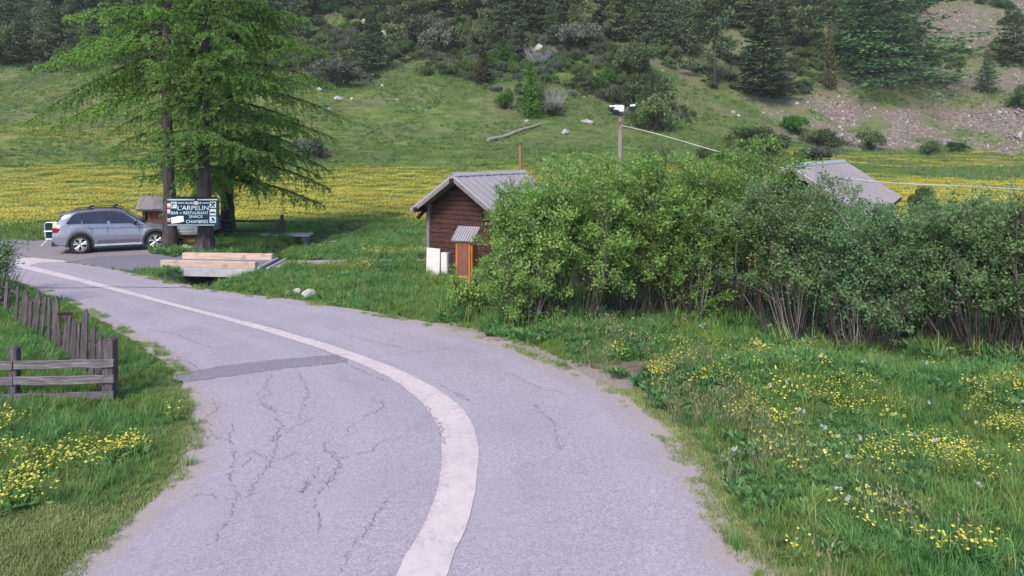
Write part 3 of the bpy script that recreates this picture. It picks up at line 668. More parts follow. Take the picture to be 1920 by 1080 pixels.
    # wheels
    def ring(m, prof, s, N=28):
        vv = []; ff = []; np_ = len(prof)
        for k in range(N):
            t = 2 * PI * k / N
            vv += [(rr * math.cos(t), s * yy, rr * math.sin(t)) for rr, yy in prof]
        for k in range(N):
            for j in range(np_ - 1):
                a = k * np_ + j; b = ((k + 1) % N) * np_ + j; ff.append((a, a + 1, b + 1, b))
        return m.add(vv, ff)
    for c in (xr, xf):
        for s in (-1, 1):
            ty = obj('wheel', ring(MB(), [(.27, -.12), (.35, -.125), (.372, -.10), (.375, 0), (.372, .10), (.35, .125), (.27, .115)], s), M['rubber'], r, (c, s * .835, zw), smooth=40)
            rim = obj('rim', ring(MB(), [(.275, .11), (.262, .125), (.245, .10), (.245, -.02)], s), M['rim'], ty, smooth=40)
            m = MB(); m.tube([(0, s * .0, 0), (0, s * .03, 0)], .24, 24); obj('brake_disc', m, M['black'], ty)
            m = MB(); m.tube([(0, s * .06, 0), (0, s * .115, 0)], .06, 12)
            for k in range(5):
                t = 2 * PI * k / 5 + PI / 2
                for da in (-.17, .17):
                    a0 = t + da * .5; a1 = t + da * 1.25
                    p0 = Vector((.05 * math.cos(t), s * .105, .05 * math.sin(t))); p1 = Vector((.25 * math.cos(a1), s * .10, .25 * math.sin(a1)))
                    m.tube([p0, (p0 + p1) / 2 + Vector((0, s * .012, 0)), p1], [.028, .026, .034], 6)
            obj('spokes', m, M['rim'], ty, smooth=40)
    for ch in r.children:          # tall off-road body above the sills
        if ch.name.split('.')[0] in ('wheel', 'wheel_well', 'wheel_arch_trim', 'sill_trim', 'underbody'): continue
        for me_ in [ch.data] + [g.data for g in ch.children]:
            for v in me_.vertices:
                if v.co.z > .55: v.co.z = .55 + (v.co.z - .55) * 1.09
    return r
pr, pf = G(150.7, 476.4), G(291.4, 468.6)
ang = math.atan2(pf[1] - pr[1], pf[0] - pr[0]); scs = .955
cx, cy = (pr[0] + pf[0]) / 2, (pr[1] + pf[1]) / 2
# shift so the near wheels (local y = -0.835) sit on the traced contact points
ctr = Vector((cx, cy, 0)) - Matrix.Rotation(ang, 3, 'Z') @ Vector((.1 * scs, -.93 * scs, 0))
make_suv('silver blue SUV with roof rails parked on the gravel beside the larches', (ctr.x, ctr.y, .012), ang, scs)

# ------------------------------------------------------------------ pale hatchback seen between the trunks
hb = thing('parked_hatchback', 'pale grey car seen from behind between the larch trunks under the sign', 'car', (*G(373, 447), .006), math.radians(100))
mb = MB(); prof = [(-1.9, .35), (-1.93, .6), (-1.9, .9), (-1.72, 1.35), (-1.5, 1.42), (-.2, 1.45), (.3, 1.38), (.85, 1.0), (1.7, .88), (1.9, .7), (1.92, .35)]
mb.prism(prof, 1, -.82, .82); obj('body', mb, M['car_paint'], hb, bevel=.06)
mb = MB(); mb.add([(-1.92, -.62, .92), (-1.92, .62, .92), (-1.755, .56, 1.31), (-1.755, -.56, 1.31)], [(0, 1, 2, 3)]); obj('rear_window', mb, M['glass'], hb)
for s in (-1, 1):
    mb = MB(); mb.add([(-1.5, s * .832, .95), (-1.35, s * .832, 1.33), (.2, s * .832, 1.33), (.65, s * .832, .97)], [(0, 1, 2, 3)]); obj('side_window', mb, M['glass'], hb)
    mb = MB(); mb.box((-1.93, s * .68, .78), (.06, .2, .22)); obj('tail_light', mb, M['lamp_red'], hb, bevel=.02)
    for x in (-1.2, 1.25):
        mb = MB(); mb.tube([(x, s * .68, .3), (x, s * .86, .3)], .3, 20); w = obj('wheel', mb, M['rubber'], hb, smooth=40)
        mb = MB(); mb.tube([(x, s * .84, .3), (x, s * .872, .3)], .19, 14); obj('rim', mb, M['rim'], w)
mb = MB(); mb.box((-1.94, 0, .48), (.1, 1.5, .2)); obj('rear_bumper', mb, M['car_paint'], hb, bevel=.03)
mb = MB(); mb.box((-1.945, 0, .70), (.03, .5, .11)); obj('number_plate', mb, M['sign_pale'], hb)

# ------------------------------------------------------------------ folding notice stand behind the SUV
es = thing('notice_stand', 'folding metal notice stand with a pale yellow poster behind the SUV', 'stand', (*G(99, 461), .006), .12)
mb = MB()
for (a, b) in [((-.34, 0, .42), (-.34, 0, .98)), ((-.26, 0, 1.04), (.36, 0, 1.04)), ((-.34, 0, .98), (-.26, 0, 1.04)), ((.36, 0, 1.04), (.36, 0, .3)), ((-.34, 0, .66), (.36, 0, .66)), ((-.3, 0, .3), (.36, 0, .3)), ((-.3, 0, .66), (-.3, 0, .3))]:
    mb.tube([a, b], .016, 6)
obj('frame', mb, M['metal_pale'], es)
for (a, b) in [((-.2, 0, .3), (-.42, -.15, 0)), ((-.1, .02, .3), (.2, .25, 0)), ((.3, 0, .3), (.36, -.15, 0)), ((.1, .02, .3), (-.05, .25, 0))]:
    mb = MB(); mb.tube([a, b], .014, 6); obj('leg', mb, M['metal_pale'], es)
mb = MB(); mb.box((0, .01, .85), (.62, .012, .34)); obj('upper_panel', mb, M['sign_blue'], es)
mb = MB(); mb.box((.02, .01, .48), (.58, .012, .33)); obj('lower_panel', mb, M['sign_blue'], es)
mb = MB(); mb.box((.1, -.008, .85), (.2, .012, .36)); obj('poster', mb, M['yellow_paper'], es)
mb = MB(); mb.box((0, -.06, .655), (.66, .12, .03)); obj('ledge', mb, M['lamp_white'], es)

# ------------------------------------------------------------------ shingled wooden hut behind the SUV
hx, hy = D(296, 430, 33.0).xy
ht = thing('wooden_hut', 'little wooden hut with shingle roof and reddish door behind the SUV', 'hut', (hx, hy, hz(hx, hy)), .05)
mb = MB(); mb.box((0, .55, .77), (1.3, .9, 1.54)); obj('wall', mb, M['hut_wood'], ht, bevel=.01)
for s in (-1, 1):
    mb = MB(); mb.box((s * .62, -.02, .78), (.14, .14, 1.56)); obj('post', mb, M['hut_wood'], ht, bevel=.01)
mb = MB(); mb.box((0, .085, .72), (.80, .05, 1.3)); dr = obj('door', mb, M['red_wood'], ht, bevel=.01)
for x in (-.43, .43):
    mb = MB(); mb.box((x, .07, .74), (.07, .07, 1.36)); obj('door_frame', mb, M['orange_wood'], ht)
mb = MB(); mb.box((.28, .05, .7), (.04, .05, .04)); obj('handle', mb, M['metal_grey'], dr)
k = 0
for row in range(3):
    for i in range(9):
        mb = MB(); w = .19 + .02 * random.random()
        mb.box((-.76 + .19 * i + .02 * random.random(), -.33 + .17 * row, 1.60 + .19 * row + .012 * random.random()), (w - .014, .05, .30), (-.70, 0, 0))
        obj('shingle', mb, M['shingle'], ht)
mb = MB(); mb.prism([(-.36, 1.50), (.2, 2.06), (1.15, 1.52), (1.15, 1.46), (.2, 1.98), (-.36, 1.42)], 0, -.82, .82); obj('roof', mb, M['shingle'], ht)
mb = MB(); mb.box((0, .2, 2.10), (1.66, .14, .04)); obj('ridge_board', mb, M['cabin_dark'], ht)

# ------------------------------------------------------------------ inn sign hung between two larches
def text_mesh(s, size, font_ext=0.004):
    c = bpy.data.curves.new('lettering', 'FONT'); c.body = s; c.size = size; c.extrude = font_ext; c.align_x = 'CENTER'; c.align_y = 'CENTER'
    o = bpy.data.objects.new('lettering', c); COL.objects.link(o)
    bpy.context.view_layer.update()
    me = bpy.data.meshes.new_from_object(o.evaluated_get(bpy.context.evaluated_depsgraph_get()))
    bpy.data.objects.remove(o); return me
sy = 28.15; sc0 = sy / F
p0 = D(313, 424, sy); p1 = D(410, 372, sy); SW, SH = p1.x - p0.x, p1.z - p0.z
sg = thing('inn_sign', 'dark blue green inn sign with white lettering fixed to the larch trunks', 'sign', ((p0.x + p1.x) / 2, sy, p0.z), 0)
mb = MB(); mb.box((0, .03, SH / 2), (SW, .05, SH)); bd = obj('board', mb, M['sign_blue'], sg, bevel=.006)
def sp(u, v): return (D(u, v, sy).x - (p0.x + p1.x) / 2, D(u, v, sy).z - p0.z)
def plate(name, u0, v0, u1, v1, mat, y=0.0, parent=sg, th=.012):
    a = sp(u0, v1); b = sp(u1, v0); mb = MB(); mb.box(((a[0] + b[0]) / 2, y, (a[1] + b[1]) / 2), (b[0] - a[0], th, b[1] - a[1])); return obj(name, mb, mat, parent)
plate('top_trim', 314, 373.4, 365, 375.6, M['sign_pale']); plate('top_trim', 370, 373.4, 408, 375.4, M['sign_pale'])
plate('top_rail', 326, 369.0, 404, 372.0, M['cabin_dark'], .06, th=.08)
plate('bottom_trim', 314, 421.3, 402, 422.4, M['sign_pale'])
def word(s, u, v, hpx, wpx, mat=M['sign_white']):
    me = text_mesh(s, 1.0); co = np.array([q.co[:] for q in me.vertices]); w = np.ptp(co[:, 0]); h = np.ptp(co[:, 1])
    cxm = (co[:, 0].max() + co[:, 0].min()) / 2; cym = (co[:, 1].max() + co[:, 1].min()) / 2
    sx, sz = wpx * sc0 / w, hpx * sc0 / h; x, z = sp(u, v)
    for q in me.vertices: q.co = Vector(((q.co.x - cxm) * sx, -.001 + (-q.co.z) * 1.0, (q.co.y - cym) * sz))
    me.materials.clear(); me.materials.append(mat); fixnormals(me)
    o = link(bpy.data.objects.new('lettering', me), sg, (x, 0, z)); return o
plate('lettering_rule', 333.5, 380.0, 345.5, 381.3, M['sign_white']); plate('lettering_rule', 379.5, 380.0, 391.5, 381.3, M['sign_white'])
word('AUBERGE', 362.5, 380.6, 4.2, 31)
plate('sticker', 364.5, 377.3, 371.5, 383.6, M['sign_pink'], -.012, th=.006)
word("L'ARPELIN", 362, 389.6, 8.4, 58)
word('BAR', 327.5, 399.2, 5.4, 13.5); word('\u2013', 339.2, 399.4, .9, 4.5); word('RESTAURANT', 367.5, 399.2, 5.4, 46.5)
word('SNACK', 368, 406, 5.0, 26)
word('CHAMBRES', 369.5, 415.4, 5.8, 41)
x0, z0 = sp(321, 419); mb = MB()
mb.prism([sp(320.5, 408), sp(330, 406.5), sp(334, 405), sp(344.5, 405), sp(344, 409), sp(345.5, 415), sp(338, 417), sp(331, 418), sp(322, 419.2), sp(321.5, 414)], 1, -.02, -.008); obj('blank_patch', mb, M['lamp_white'], sg)
for (v0, v1, m) in [(381, 384.5, 'sign_pink'), (384.6, 387, 'sign_pink'), (387.2, 390, 'sign_red'), (392.5, 398.6, 'sign_pink'), (399, 401.2, 'sign_red'), (409.5, 411.5, 'sign_pale'), (412, 416, 'sign_red')]:
    plate('sticker', 313.8, v0, 319.3, v1, M[m])
pp = plate('parking_pictogram', 320.2, 378.5, 331.3, 390.6, M['sign_pale']); word('P', 325.3, 384.4, 8.6, 6.6, M['sign_blue']).location.y = -.012
for i, (v0, v1) in enumerate([(378.2, 389.6), (392, 403.6), (406, 417.6)]):
    pc = plate('pictogram', 393.2, v0, 405, v1, M['sign_pale']); cu, cv = 399.1, (v0 + v1) / 2
    mb = MB()
    def bar(u0, va, u1, vb, w):
        a = Vector((sp(u0, va)[0], -.012, sp(u0, va)[1])); b = Vector((sp(u1, vb)[0], -.012, sp(u1, vb)[1])); mb.tube([a, b], w, 6)
    if i == 0: bar(cu - 3.5, cv - 4, cu + 3.5, cv + 4, .02); bar(cu + 3.5, cv - 4, cu - 3.5, cv + 4, .02); bar(cu + 1.5, cv - 2, cu + 3.5, cv - 4.2, .04); bar(cu - 1.5, cv - 2, cu - 3.5, cv - 4.2, .035)
    elif i == 1: bar(cu - 4.5, cv + 1.5, cu - 2, cv - .2, .025); bar(cu - 2, cv - .2, cu + 2.5, cv - .2, .03); bar(cu + 2.5, cv - .2, cu + 4.5, cv + 1.5, .025)
    else: bar(cu - 2, cv - 2, cu + 1, cv - 3, .03); bar(cu, cv - 1, cu + 2.5, cv + .5, .045); bar(cu - 3, cv + 3, cu - 2, cv + 2.5, .03); bar(cu + 2, cv + 2, cu + 3, cv + 2.5, .025)
    obj('symbol', mb, M['sign_blue'], pc)

# ------------------------------------------------------------------ rail fence by the stream (behind)
rf = thing('rail_fence', 'weathered two rail fence with a braced end post beside the yellow field', 'fence', (*D(480, 440, 34.5).xy, 0))
fo = rf.location
def wp(u, v, y): p = D(u, v, y); return (p.x - fo.x, p.y - fo.y, p.z)
mb = MB(); mb.tube([wp(529, 447, 34.5), wp(529, 403, 34.5)], [.10, .09], 8); obj('post', mb, M['post_wood'], rf)
mb = MB(); mb.tube([wp(352, 447, 34.5), wp(352, 413, 34.5)], [.10, .09], 8); obj('post', mb, M['post_wood'], rf)
mb = MB(); mb.tube([wp(345, 412, 34.42), wp(450, 414.5, 34.42), wp(535, 414.5, 34.42)], [.07, .06, .06], 7); obj('rail', mb, M['post_wood'], rf)
mb = MB(); mb.tube([wp(345, 430, 34.42), wp(450, 432.5, 34.42), wp(534, 430, 34.42)], [.07, .065, .06], 7); obj('rail', mb, M['post_wood'], rf)
mb = MB(); mb.tube([wp(518, 431, 34.5), wp(527, 415, 34.5)], .045, 6); obj('brace', mb, M['post_wood'], rf)

# ------------------------------------------------------------------ weathered garden fences on the left
fx, fy = G(200, 757)
bf = thing('board_fence', 'low grey three board fence on posts in the lower left grass', 'fence', (fx, fy, 0))
ps = F / fy     # px per metre here
def lx(u): return (u - 200) / ps
for (u, w, vt, m) in [(200, .18, 642, 'post_wood'), (22, .13, 658, 'post_wood'), (-160, .14, 660, 'post_wood')]:
    h = (760 - vt) / ps; mb = MB(); mb.box((0, 0, h / 2 - .1), (w, w, h + .2)); mb.prism([(-w / 2, h), (w / 2, h), (0, h + .05)], 1, -w / 2, w / 2)
    obj('post', mb, M[m], bf, (lx(u), .02 + w / 2 - .02, 0), (0, .01, 0), bevel=.012)
for (vl, vr, th) in [(684.5, 680, .135), (714.5, 710, .14), (746.5, 740, .13)]:
    for (ua, ub) in [(-190, 25.5), (27, 215)]:
        za = (757 - np.interp(ua, [0, 215], [vl, vr]) - (ua < 0) * -3) / ps; zb = (757 - np.interp(ub, [0, 215], [vl, vr])) / ps
        L = (ub - ua) / ps; n = 9; top = []; bot = []
        for i in range(n):
            t = i / (n - 1); top.append((L * (t - .5), th / 2 + random.uniform(-.006, .006))); bot.append((L * (t - .5), -th / 2 + random.uniform(-.01, .01)))
        mb = MB(); mb.prism(bot + top[::-1], 1, -.016, .016)
        obj('rail', mb, M['old_wood'], bf, ((lx(ua) + lx(ub)) / 2, -.02, (za + zb) / 2), (0, -math.atan2(zb - za, L), random.uniform(-.01, .01)), bevel=.004)
pfc = thing('picket_fence', 'crooked weathered picket fence leaning along the roadside on the left', 'fence', (fx, fy, 0))
PB = lambda u: np.interp(u, [0, 60, 120, 202], [590, 627, 672, 757])     # ground line of the pickets
def pickxy(u): return G(u, float(PB(u)))
def picket_mesh(w, h, th=.035, n=5):
    mb = MB(); pts = [(-w / 2, -.15)] + [(-w / 2 + random.uniform(-.006, .006), h * (i / n) * .93) for i in range(1, n)] + [(-w / 2 * .9, h - w * .45), (random.uniform(-.15, .15) * w, h), (w / 2 * .9, h - w * .5)] + [(w / 2 + random.uniform(-.006, .006), h * (i / n) * .93) for i in range(n - 1, 0, -1)] + [(w / 2, -.15)]
    mb.prism(pts, 1, -th / 2, th / 2); return mb
fdir = math.atan2(pickxy(20)[1] - fy, pickxy(20)[0] - fx)
PICK = [(-25, 522, .15, 0), (9, 530, .17, 0), (25, 534, .13, .12), (32, 537, .14, .16), (42, 553, .14, .1), (64, 545, .17, .03), (73, 551, .15, .09), (89, 556, .15, .06), (111, 556, .15, .02), (115, 580, .13, .1), (121, 583, .12, .12), (127, 588, .11, .12), (133, 594, .11, .12), (140, 600, .1, .1), (146, 604, .1, .08), (53, 560, .12, .05), (101, 566, .12, .06), (189, 632, .11, .02), (153, 590, .11, .05), (159, 582, .12, -.02), (171, 610, .12, 0), (181, 620, .13, .02)]
for (u, vt, w, tilt) in PICK:
    px, py = pickxy(u + tilt * 40); h = (PB(u) - vt) / (F / py)
    obj('picket', picket_mesh(w * random.uniform(.55, .85), h * random.uniform(.95, 1.04)), M['picket_wood'], pfc, (px - fx, py - fy, 0), (random.uniform(-.08, .08), tilt * .9 + random.uniform(-.05, .05), random.uniform(-.35, .15)), bevel=.005)
for hh in (.28, .70):
    rp = []
    for u in np.linspace(186, -30, 12): q = pickxy(u); rp.append((q[0] - fx + .10, q[1] - fy + .09, hh - .05 * math.sin(u * .05)))
    for i in range(0, 11, 4): mb = MB(); mb.tube(rp[i:i + 5], .026, 6); obj('rail', mb, M['post_wood'], pfc)
px, py = pickxy(121); mb = MB(); mb.box((px - fx + .03, py - fy - .03, .92), (.26, .05, .06), (0, .05, .2)); obj('rail', mb, M['cabin_dark'], pfc)

# ------------------------------------------------------------------ cabins
def cabin(label, A, rot, Wr, Ww, L, d, hr, he, metal, seams, planks=True, name='log_cabin', gz=None):
    """A: world point of the front apex; local +Y runs back along the ridge, +X to the right of the gable"""
    z0 = gz; r = thing(name, label, 'cabin', (A.x, A.y, z0), -rot); hr -= z0; he -= z0
    sl = (hr - he) / Wr; wallh = hr - sl * Ww - .06
    # core walls
    mb = MB(); mb.prism([(-Ww, -.3), (Ww, -.3), (Ww, wallh), (0, hr - .1), (-Ww, wallh)], 1, d + .06, L - .45); obj('wall_core', mb, M['cabin_dark'], r)
    ph = .165; k = 0; z = .04
    while planks and z < hr - .25:
        top = min(z + ph - .014, hr - .16); xw = Ww if z + ph < wallh else max(.12, (hr - .14 - top) / sl)
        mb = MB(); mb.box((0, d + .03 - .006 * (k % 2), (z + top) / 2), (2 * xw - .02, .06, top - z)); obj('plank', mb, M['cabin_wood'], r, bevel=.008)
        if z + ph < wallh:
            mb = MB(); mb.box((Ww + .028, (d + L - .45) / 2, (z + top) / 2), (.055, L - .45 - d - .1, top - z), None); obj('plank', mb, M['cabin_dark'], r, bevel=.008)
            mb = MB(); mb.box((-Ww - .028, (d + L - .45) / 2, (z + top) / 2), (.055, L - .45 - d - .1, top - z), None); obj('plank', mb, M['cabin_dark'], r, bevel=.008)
        z += ph; k += 1
    for s in (-1, 1):
        mb = MB(); mb.box((s * (Ww - .02), d - .03, wallh / 2 - .05), (.15, .16, wallh + .1)); obj('corner_post', mb, M['cabin_trim'] if s < 0 else M['cabin_dark'], r, bevel=.01)
    # roof slopes
    n = Vector((sl, 0, 1)).normalized()
    for s in (-1, 1):
        mb = MB(); a = Vector((0, 0, hr)); e = Vector((s * Wr, 0, he)); nn = Vector((s * n.x, 0, n.z)); t = .05
        pr_ = [(a.x, a.z), (e.x, e.z), (e.x - nn.x * t, e.z - nn.z * t), (a.x, a.z - t * 1.15)]
        mb.prism(pr_, 1, 0, L); sp_ = obj('roof_slope', mb, metal, r)
        for i in range(seams):
            y = .04 + (L - .08) * i / (seams - 1); mb = MB(); mb.add([], [])
            p = [Vector((0 + s * .03, y - .018, hr - .02 * sl)), Vector((s * Wr, y - .018, he)), Vector((s * Wr, y + .018, he)), Vector((s * .03, y + .018, hr - .02 * sl))]
            q = [v + nn * .035 for v in p]
            mb.add(p + q, [(4, 5, 6, 7), (0, 1, 5, 4), (1, 2, 6, 5), (2, 3, 7, 6), (3, 0, 4, 7)]); obj('roof_seam', mb, M['roof_seam'], sp_)
        # barge board with scalloped lower edge
        K = 22; up = []; lo = []
        for i in range(K * 3 + 1):
            tt = i / (K * 3); x = s * Wr * tt; zz = hr - (hr - he) * tt - .055
            up.append((x, zz)); lo.append((x, zz - .13 - .03 * abs(math.sin(PI * i / 3))))
        mb = MB()
        for i in range(K * 3):
            c4 = [up[i], up[i + 1], lo[i + 1], lo[i]]
            mb.add([(c[0], -.025, c[1]) for c in c4] + [(c[0], .012, c[1]) for c in c4], [(0, 1, 2, 3), (7, 6, 5, 4), (0, 1, 5, 4), (2, 3, 7, 6)])
        obj('barge_board', mb, M['cabin_trim'], r)
        mb = MB(); mb.box((s * (Wr + .01), L / 2, he - .05), (.03, L, .10)); obj('eaves_board', mb, M['cabin_dark'], r)
        for zx in (.82,):
            x = s * (Ww + .05); zz = hr - sl * abs(x) - .16; mb = MB(); mb.box((x, d / 2 + .15, zz), (.13, d + .5, .14)); obj('purlin', mb, M['cabin_dark'], r, bevel=.01)
            mb = MB(); mb.box((x - s * .02, d / 2 - .02, zz - .16), (.10, d * .9, .10), (.55, 0, 0)); obj('bracket', mb, M['cabin_dark'], r, bevel=.01)
    mb = MB(); mb.box((0, d / 2 + .1, hr - .2), (.14, d + .4, .16)); obj('purlin', mb, M['cabin_dark'], r, bevel=.01)
    mb = MB(); mb.prism([(-.13, hr - .13 * sl + .03), (0, hr + .05), (.13, hr - .13 * sl + .03), (.13, hr - .13 * sl + .055), (0, hr + .078), (-.13, hr - .13 * sl + .055)], 1, -.02, L + .02); obj('ridge_cap', mb, metal, r)
    mb = MB(); mb.box((0, (d + L - .45) / 2, -.14), (2 * Ww + .24, L - d - .3, .3)); obj('foundation', mb, M['concrete'], r, bevel=.02)
    return r
k0 = 22.9 / 22.5
cabin('dark brown timber cabin with scalloped gable boards and grey metal roof', CAB_A, CAB_DIR, 1.88, 1.53, 4.45, .62, CAB_A.z, CAB_A.z - 1.24, M['roof_metal'], 12, gz=-.12)
A2 = D(1582, 302, 31.5)                # far end of the second ridge
dv = Vector((math.sin(math.radians(32.6)), math.cos(math.radians(32.6)), 0)); L2 = 12.0
A2f = A2 - dv * L2
c2 = cabin('long cabin with pale metal roof half hidden behind the willow bushes', A2f, math.radians(32.6), 2.28, 1.9, L2, .7, A2.z, A2.z - 1.55, M['roof_pale'], 26, gz=0)
mb = MB(); mb.box((-1.1, .66, 1.0), (.75, .06, 1.7)); obj('shutter', mb, M['orange_wood'], c2, bevel=.01)
mb = MB(); mb.box((.5, .66, 1.25), (.7, .06, .9)); obj('shutter', mb, M['orange_wood'], c2, bevel=.01)
# things against the first cabin's gable wall
Rm = Matrix.Rotation(-CAB_DIR, 3, 'Z')
def cabp(x, y, z=0): v = Rm @ Vector((x, y, 0)); return (CAB_A.x + v.x, CAB_A.y + v.y, z - .0)
wb = thing('white_board', 'plain white board standing against the left corner of the brown cabin', 'board', cabp(-1.24, .50, -.12), -CAB_DIR)
mb = MB(); mb.box((0, 0, .50), (.60, .035, .98), (-.03, 0, 0)); obj('panel', mb, M['white_panel'], wb, bevel=.006)
mb = MB(); mb.box((0, -.03, .03), (.66, .16, .06)); obj('foot_block', mb, M['rock'], wb, bevel=.01)
mc = thing('meter_cabinet', 'small white meter cabinet with grey side between board and orange kiosk', 'cabinet', cabp(-.72, .48, -.12), -CAB_DIR)
mb = MB(); mb.box((0, .02, .52), (.26, .14, .72)); obj('door', mb, M['white_panel'], mc, bevel=.01)
mb = MB(); mb.box((.17, .03, .52), (.07, .18, .72)); obj('side_panel', mb, M['metal_grey'], mc, bevel=.01)
mb = MB(); mb.box((.02, .03, .08), (.2, .1, .17)); obj('plinth', mb, M['red_wood'], mc)
kx, ky = D(869, 520, 21.2).xy
ki = thing('orange_kiosk', 'narrow orange wooden kiosk with small striped roof in front of the cabin', 'kiosk', (kx, ky, -.06), -.35)
mb = MB(); mb.box((-.02, 0, .95), (.36, .05, 1.0)); obj('front_panel', mb, M['red_wood'], ki, bevel=.008)
for s in (-1, 1):
    mb = MB(); mb.box((s * .21, 0, .80), (.07, .09, 1.6)); obj('post', mb, M['orange_wood'], ki, bevel=.008)
for zz in (.43, 1.46):
    mb = MB(); mb.box((0, -.006, zz), (.34, .08, .07)); obj('crosspiece', mb, M['orange_wood'], ki, bevel=.008)
mb = MB(); mb.box((.29, .16, .72), (.05, .4, 1.4)); obj('side_board', mb, M['orange_wood'], ki, bevel=.008)
mb = MB(); mb.box((.02, .12, 1.74), (.74, .66, .035), (.62, 0, 0)); rk = obj('roof', mb, M['roof_metal'], ki)
for i in range(9):
    mb = MB(); mb.box((-.31 + .082 * i, .105, 1.765), (.022, .66, .03), (.62, 0, 0)); obj('roof_rib', mb, M['roof_seam'], rk)

# ------------------------------------------------------------------ utility pole, cable, stake, log
ux, uy = D(1163, 300, 33.0).xy
up = thing('utility_pole', 'wooden utility pole with floodlights and white fittings above the bushes', 'pole', (ux, uy, 0))
ht_ = D(1163, 206, 33.0).z
mb = MB(); mb.tube([(0, 0, -.3), (0, 0, ht_)], [.15, .105], 12); obj('shaft', mb, M['pole_wood'], up, smooth=50)
mb = MB(); mb.box((.05, -.14, ht_ - .22), (1.2, .09, .09)); obj('crossarm', mb, M['dark_plastic'], up, bevel=.01)
mb = MB(); mb.box((-.08, -.16, ht_ + .06), (.44, .3, .3), (.2, 0, .1)); obj('junction_box', mb, M['insulator'], up, bevel=.03)
for (x, z, rz) in ((-.42, .04, .5), (-.25, -.08, .2), (.55, .08, -.4)):
    mb = MB(); mb.box((x, -.2, ht_ + z), (.3, .22, .22), (.4, 0, rz)); fl = obj('floodlight', mb, M['dark_plastic'], up, bevel=.03)
    mb = MB(); mb.box((x, -.24, ht_ + z + .11), (.24, .14, .06), (.4, 0, rz)); obj('lens', mb, M['insulator'], fl, bevel=.01)
mb = MB(); mb.tube([(.02, -.13, ht_ - .55), (-.12, -.2, ht_ - .6), (-.13, -.2, ht_ - .8)], .03, 6); obj('bracket', mb, M['stake_wood'], up)
# cable sagging from the pole to a support beyond the right edge of the picture
mb = MB(); cab = []
cv_u = [1164, 1200, 1240, 1300, 1360, 1410, 1480, 1560, 1640, 1700, 1760, 1840, 1920, 2000, 2120]; cv_v = [235, 243, 253, 271, 288, 302, 318, 331, 341, 345, 347.5, 350, 356, 364, 378]
for u, v in zip(np.linspace(1164, 2120, 60), np.interp(np.linspace(1164, 2120, 60), cv_u, cv_v)):
    t = (u - 1164) / (2120 - 1164); d = 33.0 + (17.5 - 33.0) * t ** .8; p = D(u, v, d); cab.append((p.x, p.y, p.z))
cab = np.array(cab)
for _ in range(3): cab[1:-1, 2] = (cab[:-2, 2] + cab[1:-1, 2] * 2 + cab[2:, 2]) / 4
mb.tube([tuple(p) for p in cab], .026, 6); tag(obj('power_cable', mb, M['cable'], smooth=60), 'pale sagging cable running from the pole past the right hand roof', 'cable')
stx, sty = D(978, 330, 31).xy
stk = thing('wooden_stake', 'thin reddish wooden stake standing behind the brown cabin roof', 'stake', (stx, sty, 0))
mb = MB(); mb.tube([(0, 0, -.2), (-.06, 0, D(0, 272, 31).z)], [.085, .065], 8); obj('shaft', mb, M['stake_wood'], stk, smooth=50)

# ------------------------------------------------------------------ vegetation tools
_hy = np.arange(28, 300, .5)
def hit(u, v):
    x = (u - UH) * _hy / F; z = HC - (v - VH) * _hy / F; k = np.nonzero(hgt(x, _hy) >= z)[0]
    i = k[0] if len(k) else len(_hy) - 1; return float(x[i]), float(_hy[i])
def unit(a): return a / np.maximum(np.linalg.norm(a, axis=1, keepdims=True), 1e-9)
def leaves(name, P, Dr, L, W, mat, r, rnd=None, fold=0.0, up=1.0, nb=None):
    """rhombic leaves: base points P, directions Dr, lengths L, widths W"""
    n = len(P); Dr = unit(Dr); s = unit(np.cross(Dr, r.normal(size=(n, 3)) * .8 + np.array([0, 0, up]) + (0 if nb is None else nb)))
    L = np.broadcast_to(L, (n,))[:, None]; W = np.broadcast_to(W, (n,))[:, None]
    nrm = np.cross(Dr, s)
    a = P; b = P + Dr * L * .45 + s * W / 2 + nrm * fold * W; c = P + Dr * L; d = P + Dr * L * .45 - s * W / 2 + nrm * fold * W
    V = np.stack([a, b, c, d], 1).reshape(-1, 3); Q = np.arange(4 * n).reshape(-1, 4)
    return np_mesh(name, V, Q, mat, False, dict(rnd=r.random(n) if rnd is None else rnd))
def tubes(segs, n=4):
    mb = MB()
    for pts, rs in segs: mb.tube(pts, rs, n, caps=False)
    return mb

